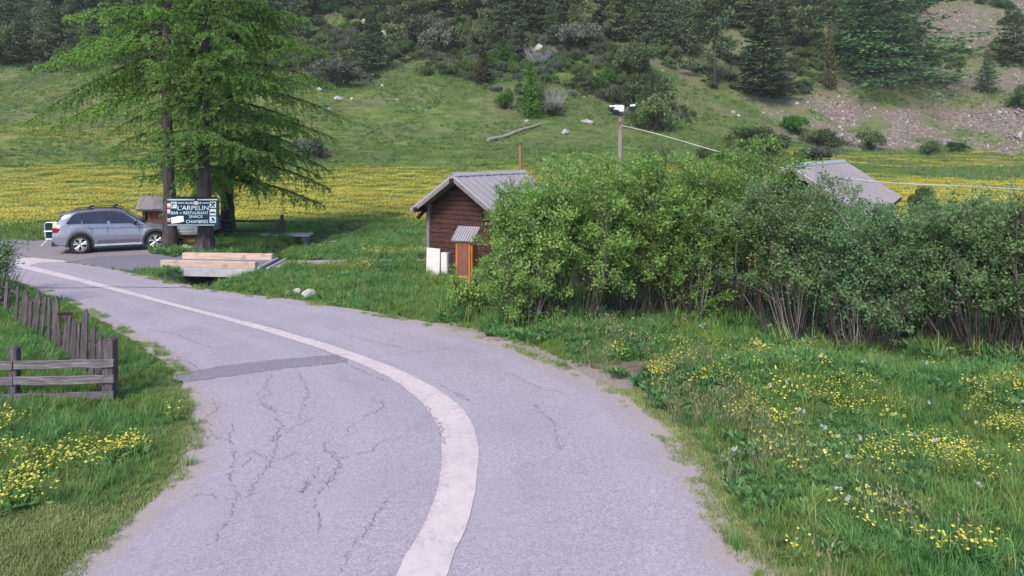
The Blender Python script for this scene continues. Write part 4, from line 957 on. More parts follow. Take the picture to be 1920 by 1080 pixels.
# ------------------------------------------------------------------ the three roadside larches
def larch(label, x, y, height, r0, r1, limbs, seed, lean=(0, 0)):
    r = np.random.default_rng(seed); zb = hz(x, y) - .15
    t = thing('larch_tree', label, 'tree', (x, y, zb))
    K = 26; vs = []; fs = []; N = 18
    def cen(h): return np.array([lean[0] * h + .06 * math.sin(h * .5 + seed), lean[1] * h, h])
    def rad(h): return (r1 + (r0 - r1) * math.exp(-h / .55)) * max(.06, 1 - .9 * max(0, h - 1) / height)
    hs = np.r_[np.linspace(0, 2.5, 12), np.linspace(3, height, 22)]
    for h in hs:
        c = cen(h)
        for k in range(N):
            th = 2 * PI * k / N; rr = rad(h) * (1 + .10 * math.sin(k * 2.7 + seed) + .05 * r.normal() + (.22 * max(0, math.sin(3 * th + seed)) * math.exp(-h / .35)))
            vs.append((c[0] + rr * math.cos(th), c[1] + rr * math.sin(th), h))
    for i in range(len(hs) - 1):
        for k in range(N): fs.append((i * N + k, i * N + (k + 1) % N, (i + 1) * N + (k + 1) % N, (i + 1) * N + k))
    obj('trunk', MB().add(vs, fs), M['larch_bark'], t, smooth=60)
    PP = []; DD = []; LL = []
    for (h0, az, Ln, a, b, c) in limbs:
        o = cen(h0); dirh = np.array([math.cos(az), math.sin(az), 0]); side = np.array([-dirh[1], dirh[0], 0])
        wob = r.normal(size=3) * .05
        def cp(q): return o + dirh * Ln * q + side * Ln * wob[0] * math.sin(q * 4 + wob[1] * 40) + np.array([0, 0, Ln * (a * q + b * q * q + c * q ** 3)])
        qs = np.linspace(0, 1, 10); lr = .016 + .0125 * Ln
        segs = [([cp(q) for q in qs], [lr * (1 - .88 * q) + .005 for q in qs])]
        q = .12
        while q < 1.0:
            p = cp(q); tan = cp(min(1, q + .03)) - cp(max(0, q - .03)); tan /= np.linalg.norm(tan) + 1e-9
            for sg in (-1, 1):
                if r.random() < .14: continue
                l = (.38 + 1.0 * (1 - q) * min(1, q * 3.0)) * r.uniform(.55, 1.2) * min(1.15, Ln / 3.4)
                d0 = tan * r.uniform(.25, .7) + side * sg * r.uniform(.5, .95) + np.array([0, 0, r.uniform(-.22, .16)]); d0 /= np.linalg.norm(d0)
                droop = r.uniform(.2, .9) * (1.8 if r.random() < .3 else 1)
                qq = np.linspace(0, 1, 4); pts = [p + d0 * l * s_ - np.array([0, 0, droop * l * s_ * s_]) for s_ in qq]
                segs.append((pts, [.009, .007, .005, .003]))
                m = max(4, int(l / .038)); s_ = r.random(m) * .95 + .05
                cpt = p + d0 * l * s_[:, None] - np.c_[np.zeros(m), np.zeros(m), droop * l * s_ ** 2]
                tg = d0[None, :] - np.c_[np.zeros(m), np.zeros(m), 2 * droop * s_]
                for rep in range(3):
                    dd = unit(tg) * .55 + r.normal(size=(m, 3)) * .55 + np.array([0, 0, .12])
                    PP.append(cpt + r.normal(size=(m, 3)) * .008); DD.append(dd); LL.append(r.uniform(.06, .14, m))
            q += (.10 + .07 * r.random()) / Ln * 1.15
        obj('limb', mesh_of('limb', tubes(segs, 4), M['twig_bark'], fix=False), None, t)
    P = np.concatenate(PP); Dd = np.concatenate(DD); L = np.concatenate(LL)
    me = leaves('crown', P, Dd, L, L * .38, M['larch'], r, nb=unit(P * np.array([1, 1, 0]) + 1e-6) * .7); obj('crown', me, None, t)
    return len(P)
def rand_limbs(r, n, h0, h1, az0, az1, lmin, lmax, htop):
    out = []
    for i in range(n):
        h = h0 + (h1 - h0) * (i + r.random()) / n; az = r.uniform(az0, az1)
        Ln = r.uniform(lmin, lmax) * (1 - .45 * max(0, h - 6) / max(1, htop - 6))
        out.append((h, az, Ln, r.uniform(-.12, .22), r.uniform(-.55, -.2), r.uniform(.05, .28)))
    return out
rl = np.random.default_rng(21)
t1 = G(316, 471); t2 = G(383, 473); t3 = G(428, 441)
# left larch: bare lower trunk, big limb sweeping down to the left
L1 = [(8.6, math.radians(186), 5.6, -.30, -.30, .05), (8.0, math.radians(174), 4.4, -.1, -.35, .1), (9.3, math.radians(180), 4.9, .05, -.30, .05), (8.9, math.radians(192), 5.2, -.12, -.12, .02),
      (7.4, math.radians(196), 4.2, -.25, -.35, .1), (9.7, math.radians(170), 4.2, .12, -.35, .1), (6.2, math.radians(186), 2.2, -.1, -.5, .1), (5.2, math.radians(190), 2.3, .1, -.5, .05), (3.9, math.radians(178), 2.3, .15, -.2, .1),
      (10.4, math.radians(184), 4.2, .12, -.3, .1), (7.0, math.radians(200), 3.2, -.2, -.3, .1), (9.0, math.radians(215), 3.9, 0, -.35, .1), (8.3, math.radians(150), 4.0, 0, -.35, .1)]
L1 += rand_limbs(rl, 16, 9.2, 14.0, math.radians(120), math.radians(250), 2.0, 3.3, 19)
L1 += rand_limbs(rl, 16, 4.5, 12, math.radians(-80), math.radians(80), 1.4, 2.8, 19)
L1 += rand_limbs(rl, 4, 6.6, 9, math.radians(150), math.radians(215), 1.6, 3.0, 19)
na = larch('tall slim larch left of the inn sign with a limb sweeping down left', *t1, 19, .42, .26, L1, 1, (-.004, 0))
L2 = rand_limbs(rl, 42, 3.2, 13, math.radians(-200), math.radians(160), 1.4, 3.2, 20)
L2 += rand_limbs(rl, 10, 4.5, 12, math.radians(-60), math.radians(40), 2.2, 3.6, 20)
L2 += rand_limbs(rl, 26, 4.0, 11.5, math.radians(-155), math.radians(-25), 1.1, 2.6, 20)
nb = larch('thick trunked larch right of the inn sign beside the timber kerb', *t2, 20, .52, .27, L2, 2, (.006, 0))
L3 = [(7.6, math.radians(-6), 6.4, -.02, -.32, .06), (6.4, math.radians(4), 5.4, -.02, -.3, .05), (5.0, math.radians(-8), 5.4, 0, -.36, .05), (3.9, math.radians(-10), 5.4, .06, -.42, .1), (2.9, math.radians(-14), 5.2, .05, -.36, .1),
      (4.4, math.radians(10), 4.6, 0, -.4, .1), (8.8, math.radians(2), 5.4, .1, -.42, .1), (5.7, math.radians(-28), 4.4, 0, -.4, .1), (3.3, math.radians(-40), 3.9, .1, -.4, .1), (10.2, math.radians(0), 5.0, .12, -.4, .1)]
L3 += rand_limbs(rl, 50, 2.7, 14, math.radians(-100), math.radians(85), 3.0, 5.0, 20)
L3 += rand_limbs(rl, 30, 2.8, 14, math.radians(100), math.radians(255), 2.2, 4.2, 20)
L3 += rand_limbs(rl, 16, 2.8, 9, math.radians(-140), math.radians(-40), 1.6, 3.4, 20)
nc = larch('wide crowned larch standing furthest right beside the rail fence', *t3, 20, .45, .30, L3, 3)
print('larch needles', na, nb, nc)

# ------------------------------------------------------------------ conifer and shrub prototypes for the hillside
def trunk_mb(h, r, n=6, kink=.0, rr=random):
    return MB().tube([(0, 0, -.5), (kink * .5, 0, h * .35), (kink, kink, h * .7), (kink, 0, h * .98)], [r, r * .8, r * .45, r * .1], n, caps=False)
def spruce_mesh(seed, R0=.21, bare=.06, dens=1.0, mat='spruce', droop=.25, lsz=.034, power=.85):
    """unit-height conifer of layered boughs"""
    r = np.random.default_rng(seed); PP = []; DD = []; LL = []; z = bare
    while z < .985:
        R = R0 * (1 - z) ** power * r.uniform(.72, 1.18) + .012; nb_ = int(5 + 5 * (1 - z))
        a0 = r.uniform(0, 6)
        for k in range(nb_):
            if r.random() < .12: continue
            az = a0 + 2 * PI * k / nb_ + r.normal() * .22; Rl = R * r.uniform(.65, 1.15); dr = droop * r.uniform(.4, 1.5); up_ = r.uniform(.05, .30)
            m = max(6, int(dens * 60 * Rl / R0 * .8)); s = r.random(m) ** .75; wv = (1 - s) * .32 * Rl + .006
            off = r.normal(size=m) * wv
            cx_ = math.cos(az) * Rl * s - math.sin(az) * off; cy_ = math.sin(az) * Rl * s + math.cos(az) * off
            cz = z + Rl * (up_ * s - dr * 2.2 * s * s + .35 * s ** 3) - np.abs(off) * .35 + r.normal(size=m) * .003
            PP.append(np.c_[cx_, cy_, cz]); DD.append(np.c_[math.cos(az) + r.normal(size=m) * .5, math.sin(az) + r.normal(size=m) * .5, r.normal(size=m) * .35 - .25]); LL.append(r.uniform(.6, 1.3, m) * lsz)
        z += .022 + .030 * (1 - z)
    P = np.concatenate(PP); L = np.concatenate(LL)
    return leaves('crown', P, np.concatenate(DD), L, L * .5, M[mat], r, nb=unit(P * np.array([1, 1, 0]) + 1e-6) * 1.0)
def pine_mesh(seed, R0=.2, mat='pine', nl=34, bare=.2):
    r = np.random.default_rng(seed); PP = []; DD = []; LL = []
    for i in range(nl):
        z = bare + (1 - bare) * (i + r.random()) / nl; az = r.uniform(0, 6.28)
        Rl = R0 * (1.05 - .9 * max(0, (z - .35) / .65) ** 1.6) * r.uniform(.55, 1.15); up_ = r.uniform(-.1, .45)
        for c in range(int(3 + 4 * r.random())):
            s = r.uniform(.35, 1.0); cc = np.array([math.cos(az) * Rl * s, math.sin(az) * Rl * s, z + Rl * up_ * s]) + r.normal(size=3) * .02
            m = 36; rad = r.uniform(.022, .045); v = r.normal(size=(m, 3)); v[:, 2] *= .55; v = unit(v) * rad * r.random((m, 1)) ** .4
            PP.append(cc + v); DD.append(v + np.array([0, 0, .02]) + r.normal(size=(m, 3)) * .02); LL.append(r.uniform(.02, .036, m))
    P = np.concatenate(PP); L = np.concatenate(LL); return leaves('crown', P, np.concatenate(DD), L, L * .45, M[mat], r)
def shrub_mesh(seed, mat='shrub', n=4200, flat=.8, lobes=11, lsz=.10, skirt=.0):
    """unit half-width rounded shrub made of leaf clumps, height about 1.6*flat"""
    r = np.random.default_rng(seed); PP = []; DD = []
    cs = []
    for i in range(lobes):
        a = r.uniform(0, 6.28); q = r.random() ** .5 * .68; cs.append((math.cos(a) * q, math.sin(a) * q, flat * r.uniform(.35, 1.15) * (1 - .4 * q), r.uniform(.28, .5)))
    for (a, b, c, rad) in cs:
        nsub = 12
        for j in range(nsub):
            v = unit(r.normal(size=(1, 3)))[0]; v[2] = abs(v[2]) * .9 - .25; ctr_ = np.array([a, b, c]) + v * rad * r.uniform(.55, 1.05)
            m = int(n / lobes / nsub); w = r.normal(size=(m, 3)); w = unit(w) * rad * .34 * r.random((m, 1)) ** .45
            PP.append(ctr_ + w); DD.append(w / rad + v * .5 + r.normal(size=(m, 3)) * .35 + np.array([0, 0, .25]))
    P = np.concatenate(PP); P[:, 2] = np.maximum(P[:, 2], .02); L = r.uniform(.6, 1.25, len(P)) * lsz
    return leaves('crown', P, np.concatenate(DD), L, L * .55, M[mat], r, nb=unit(P - np.array([0, 0, .4])) * 1.3)
def twigs_mesh(seed, n=60, h=1.3, mat='twig_bark', spread=.7, w=.012):
    r = np.random.default_rng(seed); segs = []
    for i in range(n):
        a = r.uniform(0, 6.28); b0 = np.array([math.cos(a), math.sin(a), 0]) * r.random() * .25; e = np.array([math.cos(a) * spread * r.random() ** .6, math.sin(a) * spread * r.random() ** .6, h * r.uniform(.5, 1.05)])
        mid = (b0 + e) / 2 + r.normal(size=3) * .08; segs.append(([b0, mid, e], [w, w * .7, w * .25]))
    return mesh_of('stems', tubes(segs, 3), M[mat], fix=False)
PR_ = {
    'spruce': [spruce_mesh(1, .21, .06, 1.5, lsz=.027), spruce_mesh(2, .18, .06, 1.5, lsz=.027), spruce_mesh(3, .25, .1, 1.5, lsz=.027)],
    'pine': [pine_mesh(4), pine_mesh(5, .24, nl=40, bare=.12), pine_mesh(6, .17, nl=44, bare=.1)],
    'green': [spruce_mesh(7, .36, .04, 2.6, 'green_conifer', .3, .019, .7), spruce_mesh(8, .3, .05, 2.2, 'green_conifer', .3, .02, .75)],
    'larch': [spruce_mesh(9, .2, .03, .9, 'larch_bright', .05, .04), spruce_mesh(10, .26, .03, .9, 'larch_bright', .05, .045)],
    'rusty': [spruce_mesh(11, .24, .08, .7, 'rusty', .1, .04)],
    'juniper': [shrub_mesh(12, 'juniper', 3600, .5, 10, .10), shrub_mesh(13, 'juniper', 3600, .65, 10, .10)],
    'shrub': [shrub_mesh(14), shrub_mesh(15, 'shrub', 4200, .95), shrub_mesh(16, 'shrub', 4200, .7, 13)],
    'grey': [shrub_mesh(17, 'shrub_grey'), shrub_mesh(18, 'shrub_grey', 3600, .9, 11)],
    'bright': [shrub_mesh(19, 'shrub_bright', 4200, .9), shrub_mesh(20, 'shrub_bright', 4200, .75)],
    'dead': [twigs_mesh(23, 110, 1.3, 'dead_stem', .9, .009)],
}
CON_TR = mesh_of('trunk', trunk_mb(1.0, .02, 7), M['twig_bark'], smooth=60, fix=False)
SHR_ST = twigs_mesh(22)
KN = dict(spruce='spruce_tree', pine='pine_tree', green='spruce_tree', larch='young_larch', rusty='young_conifer', juniper='juniper_bush', shrub='leafy_shrub', grey='grey_shrub', bright='leafy_shrub', dead='dead_shrub')
_cnt = {}
def plant(kind, label, u, v, top, wpx=None, group=None):
    x, y = hit(u, v); z = hz(x, y); s = F / y; h = (v - top) / s; i = _cnt.get(kind, 0); _cnt[kind] = i + 1
    t = thing(KN[kind], label, 'tree' if kind in ('spruce', 'pine', 'green', 'larch', 'rusty') else 'bush', (x, y, z), random.uniform(0, 6.28), group)
    me = PR_[kind][i % len(PR_[kind])]
    if kind in ('spruce', 'pine', 'green', 'larch', 'rusty'):
        a = link(bpy.data.objects.new('trunk', CON_TR), t); b = link(bpy.data.objects.new('crown', me), t)
        w = h * 1.0 if wpx is None else wpx / s / .42
        a.scale = (h, h, h); b.scale = (w, w, h)
    elif kind == 'dead':
        b = link(bpy.data.objects.new('stems', me), t); w = (wpx or 60) / s / 1.6; b.scale = (w, w, h / 1.3)
    else:
        w = (wpx or (v - top) * 1.4) / s / 2.1; hh = h / 1.35
        a = link(bpy.data.objects.new('stems', SHR_ST), t); a.scale = (w, w, h * .62); b = link(bpy.data.objects.new('crown', me), t); b.scale = (w, w, hh)
    return t
TREES = [
 ('spruce', 'dark layered spruce standing alone at the top of the green slope', 697, 136, 22, 88),
 ('pine', 'tall dark pine just right of the lone spruce on the slope', 764, 98, -60, 110),
 ('rusty', 'small rusty brown conifer above the end of the green slope', 905, 160, 84, 46),
 ('larch', 'bright green young larch in the middle of the hillside thicket', 943, 132, 72, 50),
 ('larch', 'tall bright green sapling right of the grass slope', 996, 222, 118, 40),
 ('bright', 'bright green bush left of the tall sapling', 945, 205, 165, 44),
 ('pine', 'upright pine behind the rusty conifer', 945, 92, 14, 60),
 ('pine', 'olive pine rising behind the young larch in the thicket', 975, 120, 40, 54),
 ('grey', 'grey multi stemmed tree with olive crown beside the tall pine', 815, 100, 2, 118),
 ('shrub', 'light green rounded tree above the juniper row', 884, 98, 28, 66),
 ('grey', 'large rounded grey green tree above the white dead branches', 1075, 96, 18, 118),
 ('dead', 'white leafless shrub in the middle of the hillside', 1010, 125, 84, 70),
 ('dead', 'pale dead brushwood right of the tall sapling', 1040, 205, 162, 66),
 ('grey', 'low grey bush at the foot of the dead brushwood', 1036, 218, 180, 50),
 ('juniper', 'leftmost dark juniper at the top edge of the green slope', 797, 142, 110, 38),
 ('juniper', 'wide olive juniper in the middle of the juniper row', 832, 142, 112, 62),
 ('juniper', 'rightmost olive juniper beside the rusty conifer', 872, 136, 104, 60),
 ('grey', 'wide grey green bush left of the lone spruce', 640, 165, 100, 120),
 ('shrub', 'round green shrub among rocks at the upper left of the slope', 622, 95, 48, 90),
 ('shrub', 'green shrub half behind the larch crown on the left slope', 590, 140, 80, 80),
 ('juniper', 'low juniper at the foot of the lone spruce', 703, 150, 134, 34),
 ('grey', 'grey thorn bush behind the right edge of the larch crown', 580, 300, 240, 90),
 ('shrub', 'tall grey green bush cluster above the pole', 1190, 150, 70, 120),
 ('shrub', 'large rounded bush directly behind the pole top', 1195, 215, 118, 130),
 ('bright', 'light green bush left of the pole bushes on the slope', 1135, 158, 122, 54),
 ('shrub', 'dark bushes at the foot of the slope right of the pole', 1225, 250, 160, 110),
 ('juniper', 'dark juniper in the thicket between sapling and pole', 1162, 148, 112, 56),
 ('juniper', 'olive scrub bush below the large grey tree', 1095, 170, 128, 80),
 ('grey', 'dry grey bush above the pole top', 1150, 195, 150, 70),
 ('shrub', 'low dark bush behind the willow tops under the cable', 1232, 318, 262, 62),
 ('juniper', 'small dark bush under the middle of the cable', 1325, 300, 254, 44),
 ('shrub', 'wide rounded green bush above the right hand cabin roof', 1438, 290, 226, 150),
 ('bright', 'vivid green bush at the foot of the scree', 1492, 252, 206, 62),
 ('shrub', 'grey green bush right of the vivid green bush', 1545, 280, 232, 90),
 ('grey', 'dry grey bushes just behind the pale metal roof', 1530, 300, 262, 90),
 ('shrub', 'small rounded bush at the edge of the right hand field', 1632, 285, 236, 60),
 ('shrub', 'leftmost of two low bushes on the right field edge', 1740, 290, 258, 44),
 ('juniper', 'rightmost low bush on the right field edge', 1790, 285, 256, 50),
 ('pine', 'tall dense pine above the pole bushes', 1340, 165, -60, 112),
 ('spruce', 'dark wide skirted spruce above the dry grass slope', 1432, 185, 10, 140),
 ('pine', 'thin pine with bare lower trunk on the rocky slope', 1502, 98, -70, 95),
 ('rusty', 'slender half bare conifer left of the big green spruce', 1556, 172, 40, 30),
 ('green', 'big spreading green spruce beside the scree', 1668, 165, -120, 200),
 ('green', 'second green spruce standing lower left of the scree tongue', 1612, 140, -60, 130),
 ('spruce', 'small lone spruce growing on the scree', 1852, 176, 92, 46),
 ('spruce', 'dark conifer at the right edge above the scree', 1900, 118, 10, 90),
 ('shrub', 'green bush at the right edge of the scree', 1916, 205, 150, 50),
 ('spruce', 'slim dark spruce left of the dense pine', 1245, 112, -50, 62),
 ('spruce', 'very dark spruce between the dense pine and the slim one', 1290, 108, -70, 60),
 ('shrub', 'light green bush below the dark forest edge', 1255, 118, 78, 60),
 ('pine', 'pine with a pale trunk at the top centre of the forest edge', 1150, 72, -60, 80),
 ('spruce', 'dark spruce above the large grey tree', 1010, 66, -60, 80),
 ('spruce', 'dark spruce at the forest edge left of the centre', 930, 60, -70, 90),
 ('spruce', 'blue green spruce at the far left forest edge', 40, 122, 18, 70),
 ('shrub', 'rounded green tree at the left picture edge', 4, 122, 30, 76),
 ('pine', 'dense pine second from the left at the field edge', 88, 122, 42, 64),
 ('shrub', 'dark thicket bush along the upper left field edge', 128, 124, 76, 90),
 ('pine', 'grey pine above the left field edge behind the larch limb', 172, 118, 24, 70),
 ('grey', 'grey thicket bush behind the sweeping larch limb', 196, 122, 62, 90),
 ('spruce', 'dark spruce behind the left larch branches', 245, 118, 12, 64),
 ('shrub', 'dark green bush behind the left larch trunk', 285, 128, 66, 90),
 ('spruce', 'spruce hidden behind the larch crowns left of centre', 420, 110, -30, 90),
 ('spruce', 'dark conifer right of the larch crown top', 555, 88, -20, 70),
 ('shrub', 'dark small tree right of the pale roof in front of the field', 1722, 402, 338, 60),
]
for a in TREES: plant(*a)

# far forest that fills the upper slope: reads as one dark mass
def gn_scatter(name, label, protos, P, rot, sc, idx, cat=None):
    pc = bpy.data.collections.new(name + '_kinds')
    for i, me_ in enumerate(protos):
        ob = bpy.data.objects.new('%s_kind_%02d' % (name, i), me_); pc.objects.link(ob)
    me_ = bpy.data.meshes.new(name); me_.vertices.add(len(P)); me_.vertices.foreach_set('co', np.ascontiguousarray(P, np.float32).ravel())
    a = me_.attributes.new('rot', 'FLOAT_VECTOR', 'POINT'); a.data.foreach_set('vector', np.ascontiguousarray(rot, np.float32).ravel())
    sc = np.asarray(sc, float); sc = np.repeat(sc[:, None], 3, 1) if sc.ndim == 1 else sc
    a = me_.attributes.new('sc', 'FLOAT_VECTOR', 'POINT'); a.data.foreach_set('vector', np.ascontiguousarray(sc, np.float32).ravel())
    a = me_.attributes.new('idx', 'INT', 'POINT'); a.data.foreach_set('value', np.ascontiguousarray(idx, np.int32))
    o = link(bpy.data.objects.new(name, me_)); tag(o, label, cat, None, 'stuff')
    ng = bpy.data.node_groups.new(name + '_nodes', 'GeometryNodeTree')
    ng.interface.new_socket('Geometry', in_out='INPUT', socket_type='NodeSocketGeometry'); ng.interface.new_socket('Geometry', in_out='OUTPUT', socket_type='NodeSocketGeometry')
    gi = ng.nodes.new('NodeGroupInput'); go = ng.nodes.new('NodeGroupOutput'); ip = ng.nodes.new('GeometryNodeInstanceOnPoints'); ci = ng.nodes.new('GeometryNodeCollectionInfo')
    ci.inputs[0].default_value = pc; ci.inputs['Separate Children'].default_value = True; ci.inputs['Reset Children'].default_value = True
    def na_(nm, ty):
        n = ng.nodes.new('GeometryNodeInputNamedAttribute'); n.data_type = ty; n.inputs[0].default_value = nm; return n.outputs[0]
    ng.links.new(gi.outputs[0], ip.inputs['Points']); ng.links.new(ci.outputs[0], ip.inputs['Instance']); ip.inputs['Pick Instance'].default_value = True
    ng.links.new(na_('idx', 'INT'), ip.inputs['Instance Index']); ng.links.new(na_('rot', 'FLOAT_VECTOR'), ip.inputs['Rotation']); ng.links.new(na_('sc', 'FLOAT_VECTOR'), ip.inputs['Scale'])
    ng.links.new(ip.outputs[0], go.inputs[0])
    o.modifiers.new('scatter', 'NODES').node_group = ng
    return o
def inview(x, y, m=.12): return (np.abs(x) < y * (960 / F + m) + 2)
r = np.random.default_rng(5)
n = 3600; fy_ = r.uniform(105, 250, n); fxx = (r.random(n) * 2 - 1) * fy_ * .9
dens = fbm(fxx / 22 + 4, fy_ / 22, 3); u_ = UH + F * fxx / fy_
fu = [-200, 0, 300, 560, 600, 700, 780, 850, 1000, 1150, 1300, 1420, 1500, 1560, 1600, 1720, 1780, 1920]; fv = [112, 112, 112, 90, 40, 35, 80, 88, 92, 92, 110, 130, 60, 90, 135, 130, 20, 60]
ft = [hit(a_, b_)[1] + 3 for a_, b_ in zip(fu, fv)]
keep = (dens > .24) & ~((scree_mask(fxx, fy_) > .25)) & (fy_ > np.interp(u_, fu, ft))
fxx, fy_ = fxx[keep], fy_[keep]; nn_ = len(fxx)
fp = np.c_[fxx, fy_, hgt(fxx, fy_)]
hh = r.uniform(6.5, 15, nn_) * np.interp(fy_, [105, 140], [.75, 1.1]); protos = PR_['spruce'] + PR_['pine'] + PR_['green'][:1] + [PR_['rusty'][0]]
idx = r.choice(len(protos), nn_, p=np.array([4, 4, 3, 3, 3, 3, 1, 1]) / 22)
gn_scatter('far_forest', 'dark mixed conifer forest covering the upper hillside', protos, fp, np.c_[np.zeros(nn_), np.zeros(nn_), r.random(nn_) * 6.28], np.c_[hh * r.uniform(.9, 1.3, nn_), hh * r.uniform(.9, 1.3, nn_), hh], idx, 'forest')
# undergrowth on the hillside
n = 9000; ux_y = r.uniform(88, 190, n); ux_x = (r.random(n) * 2 - 1) * ux_y * .85
u_ = UH + F * ux_x / ux_y; dens = fbm(ux_x / 9 + 8, ux_y / 9 + 1, 3)
bu = [0, 300, 560, 600, 690, 780, 900, 985, 1060, 1130, 1190, 1270, 1330, 1480, 1600, 1920]; bv = [126, 128, 135, 170, 120, 118, 165, 205, 190, 190, 250, 262, 170, 190, 150, 120]
bt = [hit(a, b)[1] for a, b in zip(bu, bv)]
keep = (dens > .40) & (scree_mask(ux_x, ux_y) < .25) & (ux_y > np.interp(u_, bu, bt))
ux_x, ux_y = ux_x[keep], ux_y[keep]; m_ = len(ux_x); sz = r.uniform(.35, 1.7, m_) * np.interp(ux_y, [95, 130], [.6, 1.1])
protos = PR_['shrub'] + PR_['grey'] + PR_['juniper'] + PR_['bright'][:1]
gn_scatter('hillside_scrub', 'low mixed scrub scattered over the hillside', protos, np.c_[ux_x, ux_y, hgt(ux_x, ux_y)], np.c_[np.zeros(m_), np.zeros(m_), r.random(m_) * 6.28], np.c_[sz, sz, sz * r.uniform(.9, 1.5, m_)], r.choice(8, m_, p=np.array([4, 3, 3, 3, 3, 3, 3, 1]) / 23), 'scrub')
# scree stones
def pebble(seed, mat):
    rr = random.Random(seed); bm = bmesh.new(); bmesh.ops.create_icosphere(bm, subdivisions=1, radius=1)
    for v in bm.verts: v.co *= rr.uniform(.7, 1.2); v.co.z *= .6
    me_ = bpy.data.meshes.new('pebble'); bm.to_mesh(me_); bm.free(); me_.materials.append(mat); return me_
PEB = [pebble(i, M['scree_rock']) for i in range(3)] + [pebble(9, M['rock']), pebble(10, M['rock_white'])]
n = 52000; sx_ = r.uniform(20, 130, n); sy_ = r.uniform(98, 185, n); k = (r.random(n) < scree_mask(sx_, sy_) * 1.1) & inview(sx_, sy_); sx_, sy_ = sx_[k], sy_[k]; m_ = len(sx_)
ss = .08 + .22 * r.random(m_) ** 2.2
gn_scatter('scree_stones', 'pinkish grey scree of loose stones on the right hand slope', PEB, np.c_[sx_, sy_, hgt(sx_, sy_) + .02], r.random((m_, 3)) * 6, ss, r.choice(5, m_, p=[.33, .3, .25, .10, .02]), 'scree')
n = 2200; sy_ = r.uniform(80, 170, n); sx_ = (r.random(n) * 2 - 1) * sy_ * .8; k = (fbm(sx_ / 7, sy_ / 7 + 20, 3) > .58) & (sy_ > 96 - 10 * (np.abs(sx_ + 2) < 22)); sx_, sy_ = sx_[k], sy_[k]; m_ = len(sx_)
gn_scatter('hillside_stones', 'scattered pale stones in the hillside grass', PEB, np.c_[sx_, sy_, hgt(sx_, sy_) + .04], r.random((m_, 3)) * 6, .08 + .28 * r.random(m_) ** 2.5, r.choice(5, m_, p=[.15, .15, .15, .45, .1]), 'stones')
for i, (u, v, s, l, sc_) in enumerate([(1060, 252, .9, 'white boulder lying in the grass below the hillside thicket', (1.6, .8, .6)), (637, 188, 1.1, 'grey rock outcrop at the left edge of the green slope', (1.4, .9, .6)), (683, 45, 1.2, 'white rock at the top of the slope near the lone spruce', (1, .8, .9)),
        (1375, 212, .55, 'upper of two small pale boulders on the dry slope', (1, .9, .8)), (1385, 220, .6, 'lower of two small pale boulders on the dry slope', (1.3, .8, .7)), (718, 70, 1.3, 'grey cliff rock behind the lone spruce', (.8, .7, 1.6)), (1100, 232, .8, 'pale bleached stone heap left of the pole', (1.8, .6, .6)),
        (600, 170, .7, 'small white boulder behind the larch branches', (1.3, .9, .7)), (1010, 100, 1.5, 'pale rock face among the white dead shrubs', (1.0, .7, 1.2)), (1765, 192, .5, 'dark boulder halfway up the scree', (1, 1, .8))]):
    x, y = hit(u, v); rock('boulder', l, (RK if i != 9 else RKD)[i % 2], x, y, s * .8, sc=(sc_[0], sc_[1], sc_[2] * 1.25), sink=.5)
a = hit(915, 268); b = hit(1012, 238); mb = MB()
lp = [np.array([a[0] + (b[0] - a[0]) * t, a[1] + (b[1] - a[1]) * t, 0]) for t in np.linspace(0, 1, 9)]
for p in lp: p[2] = hz(p[0], p[1]) + .28
lc = lp[0].copy(); lg = thing('fallen_log', 'long grey fallen log lying across the grass slope', 'log', tuple(lc))
mb.tube([p - lc for p in lp], np.linspace(.26, .14, 9), 8); obj('log', mb, M['pale_stem'], lg, smooth=60)
for i in (2, 4, 5):
    mb = MB(); p = lp[i] - lc; mb.tube([p, p + np.array([.2, -.3, .5])], [.05, .02], 5); obj('branch_stub', mb, M['pale_stem'], lg)

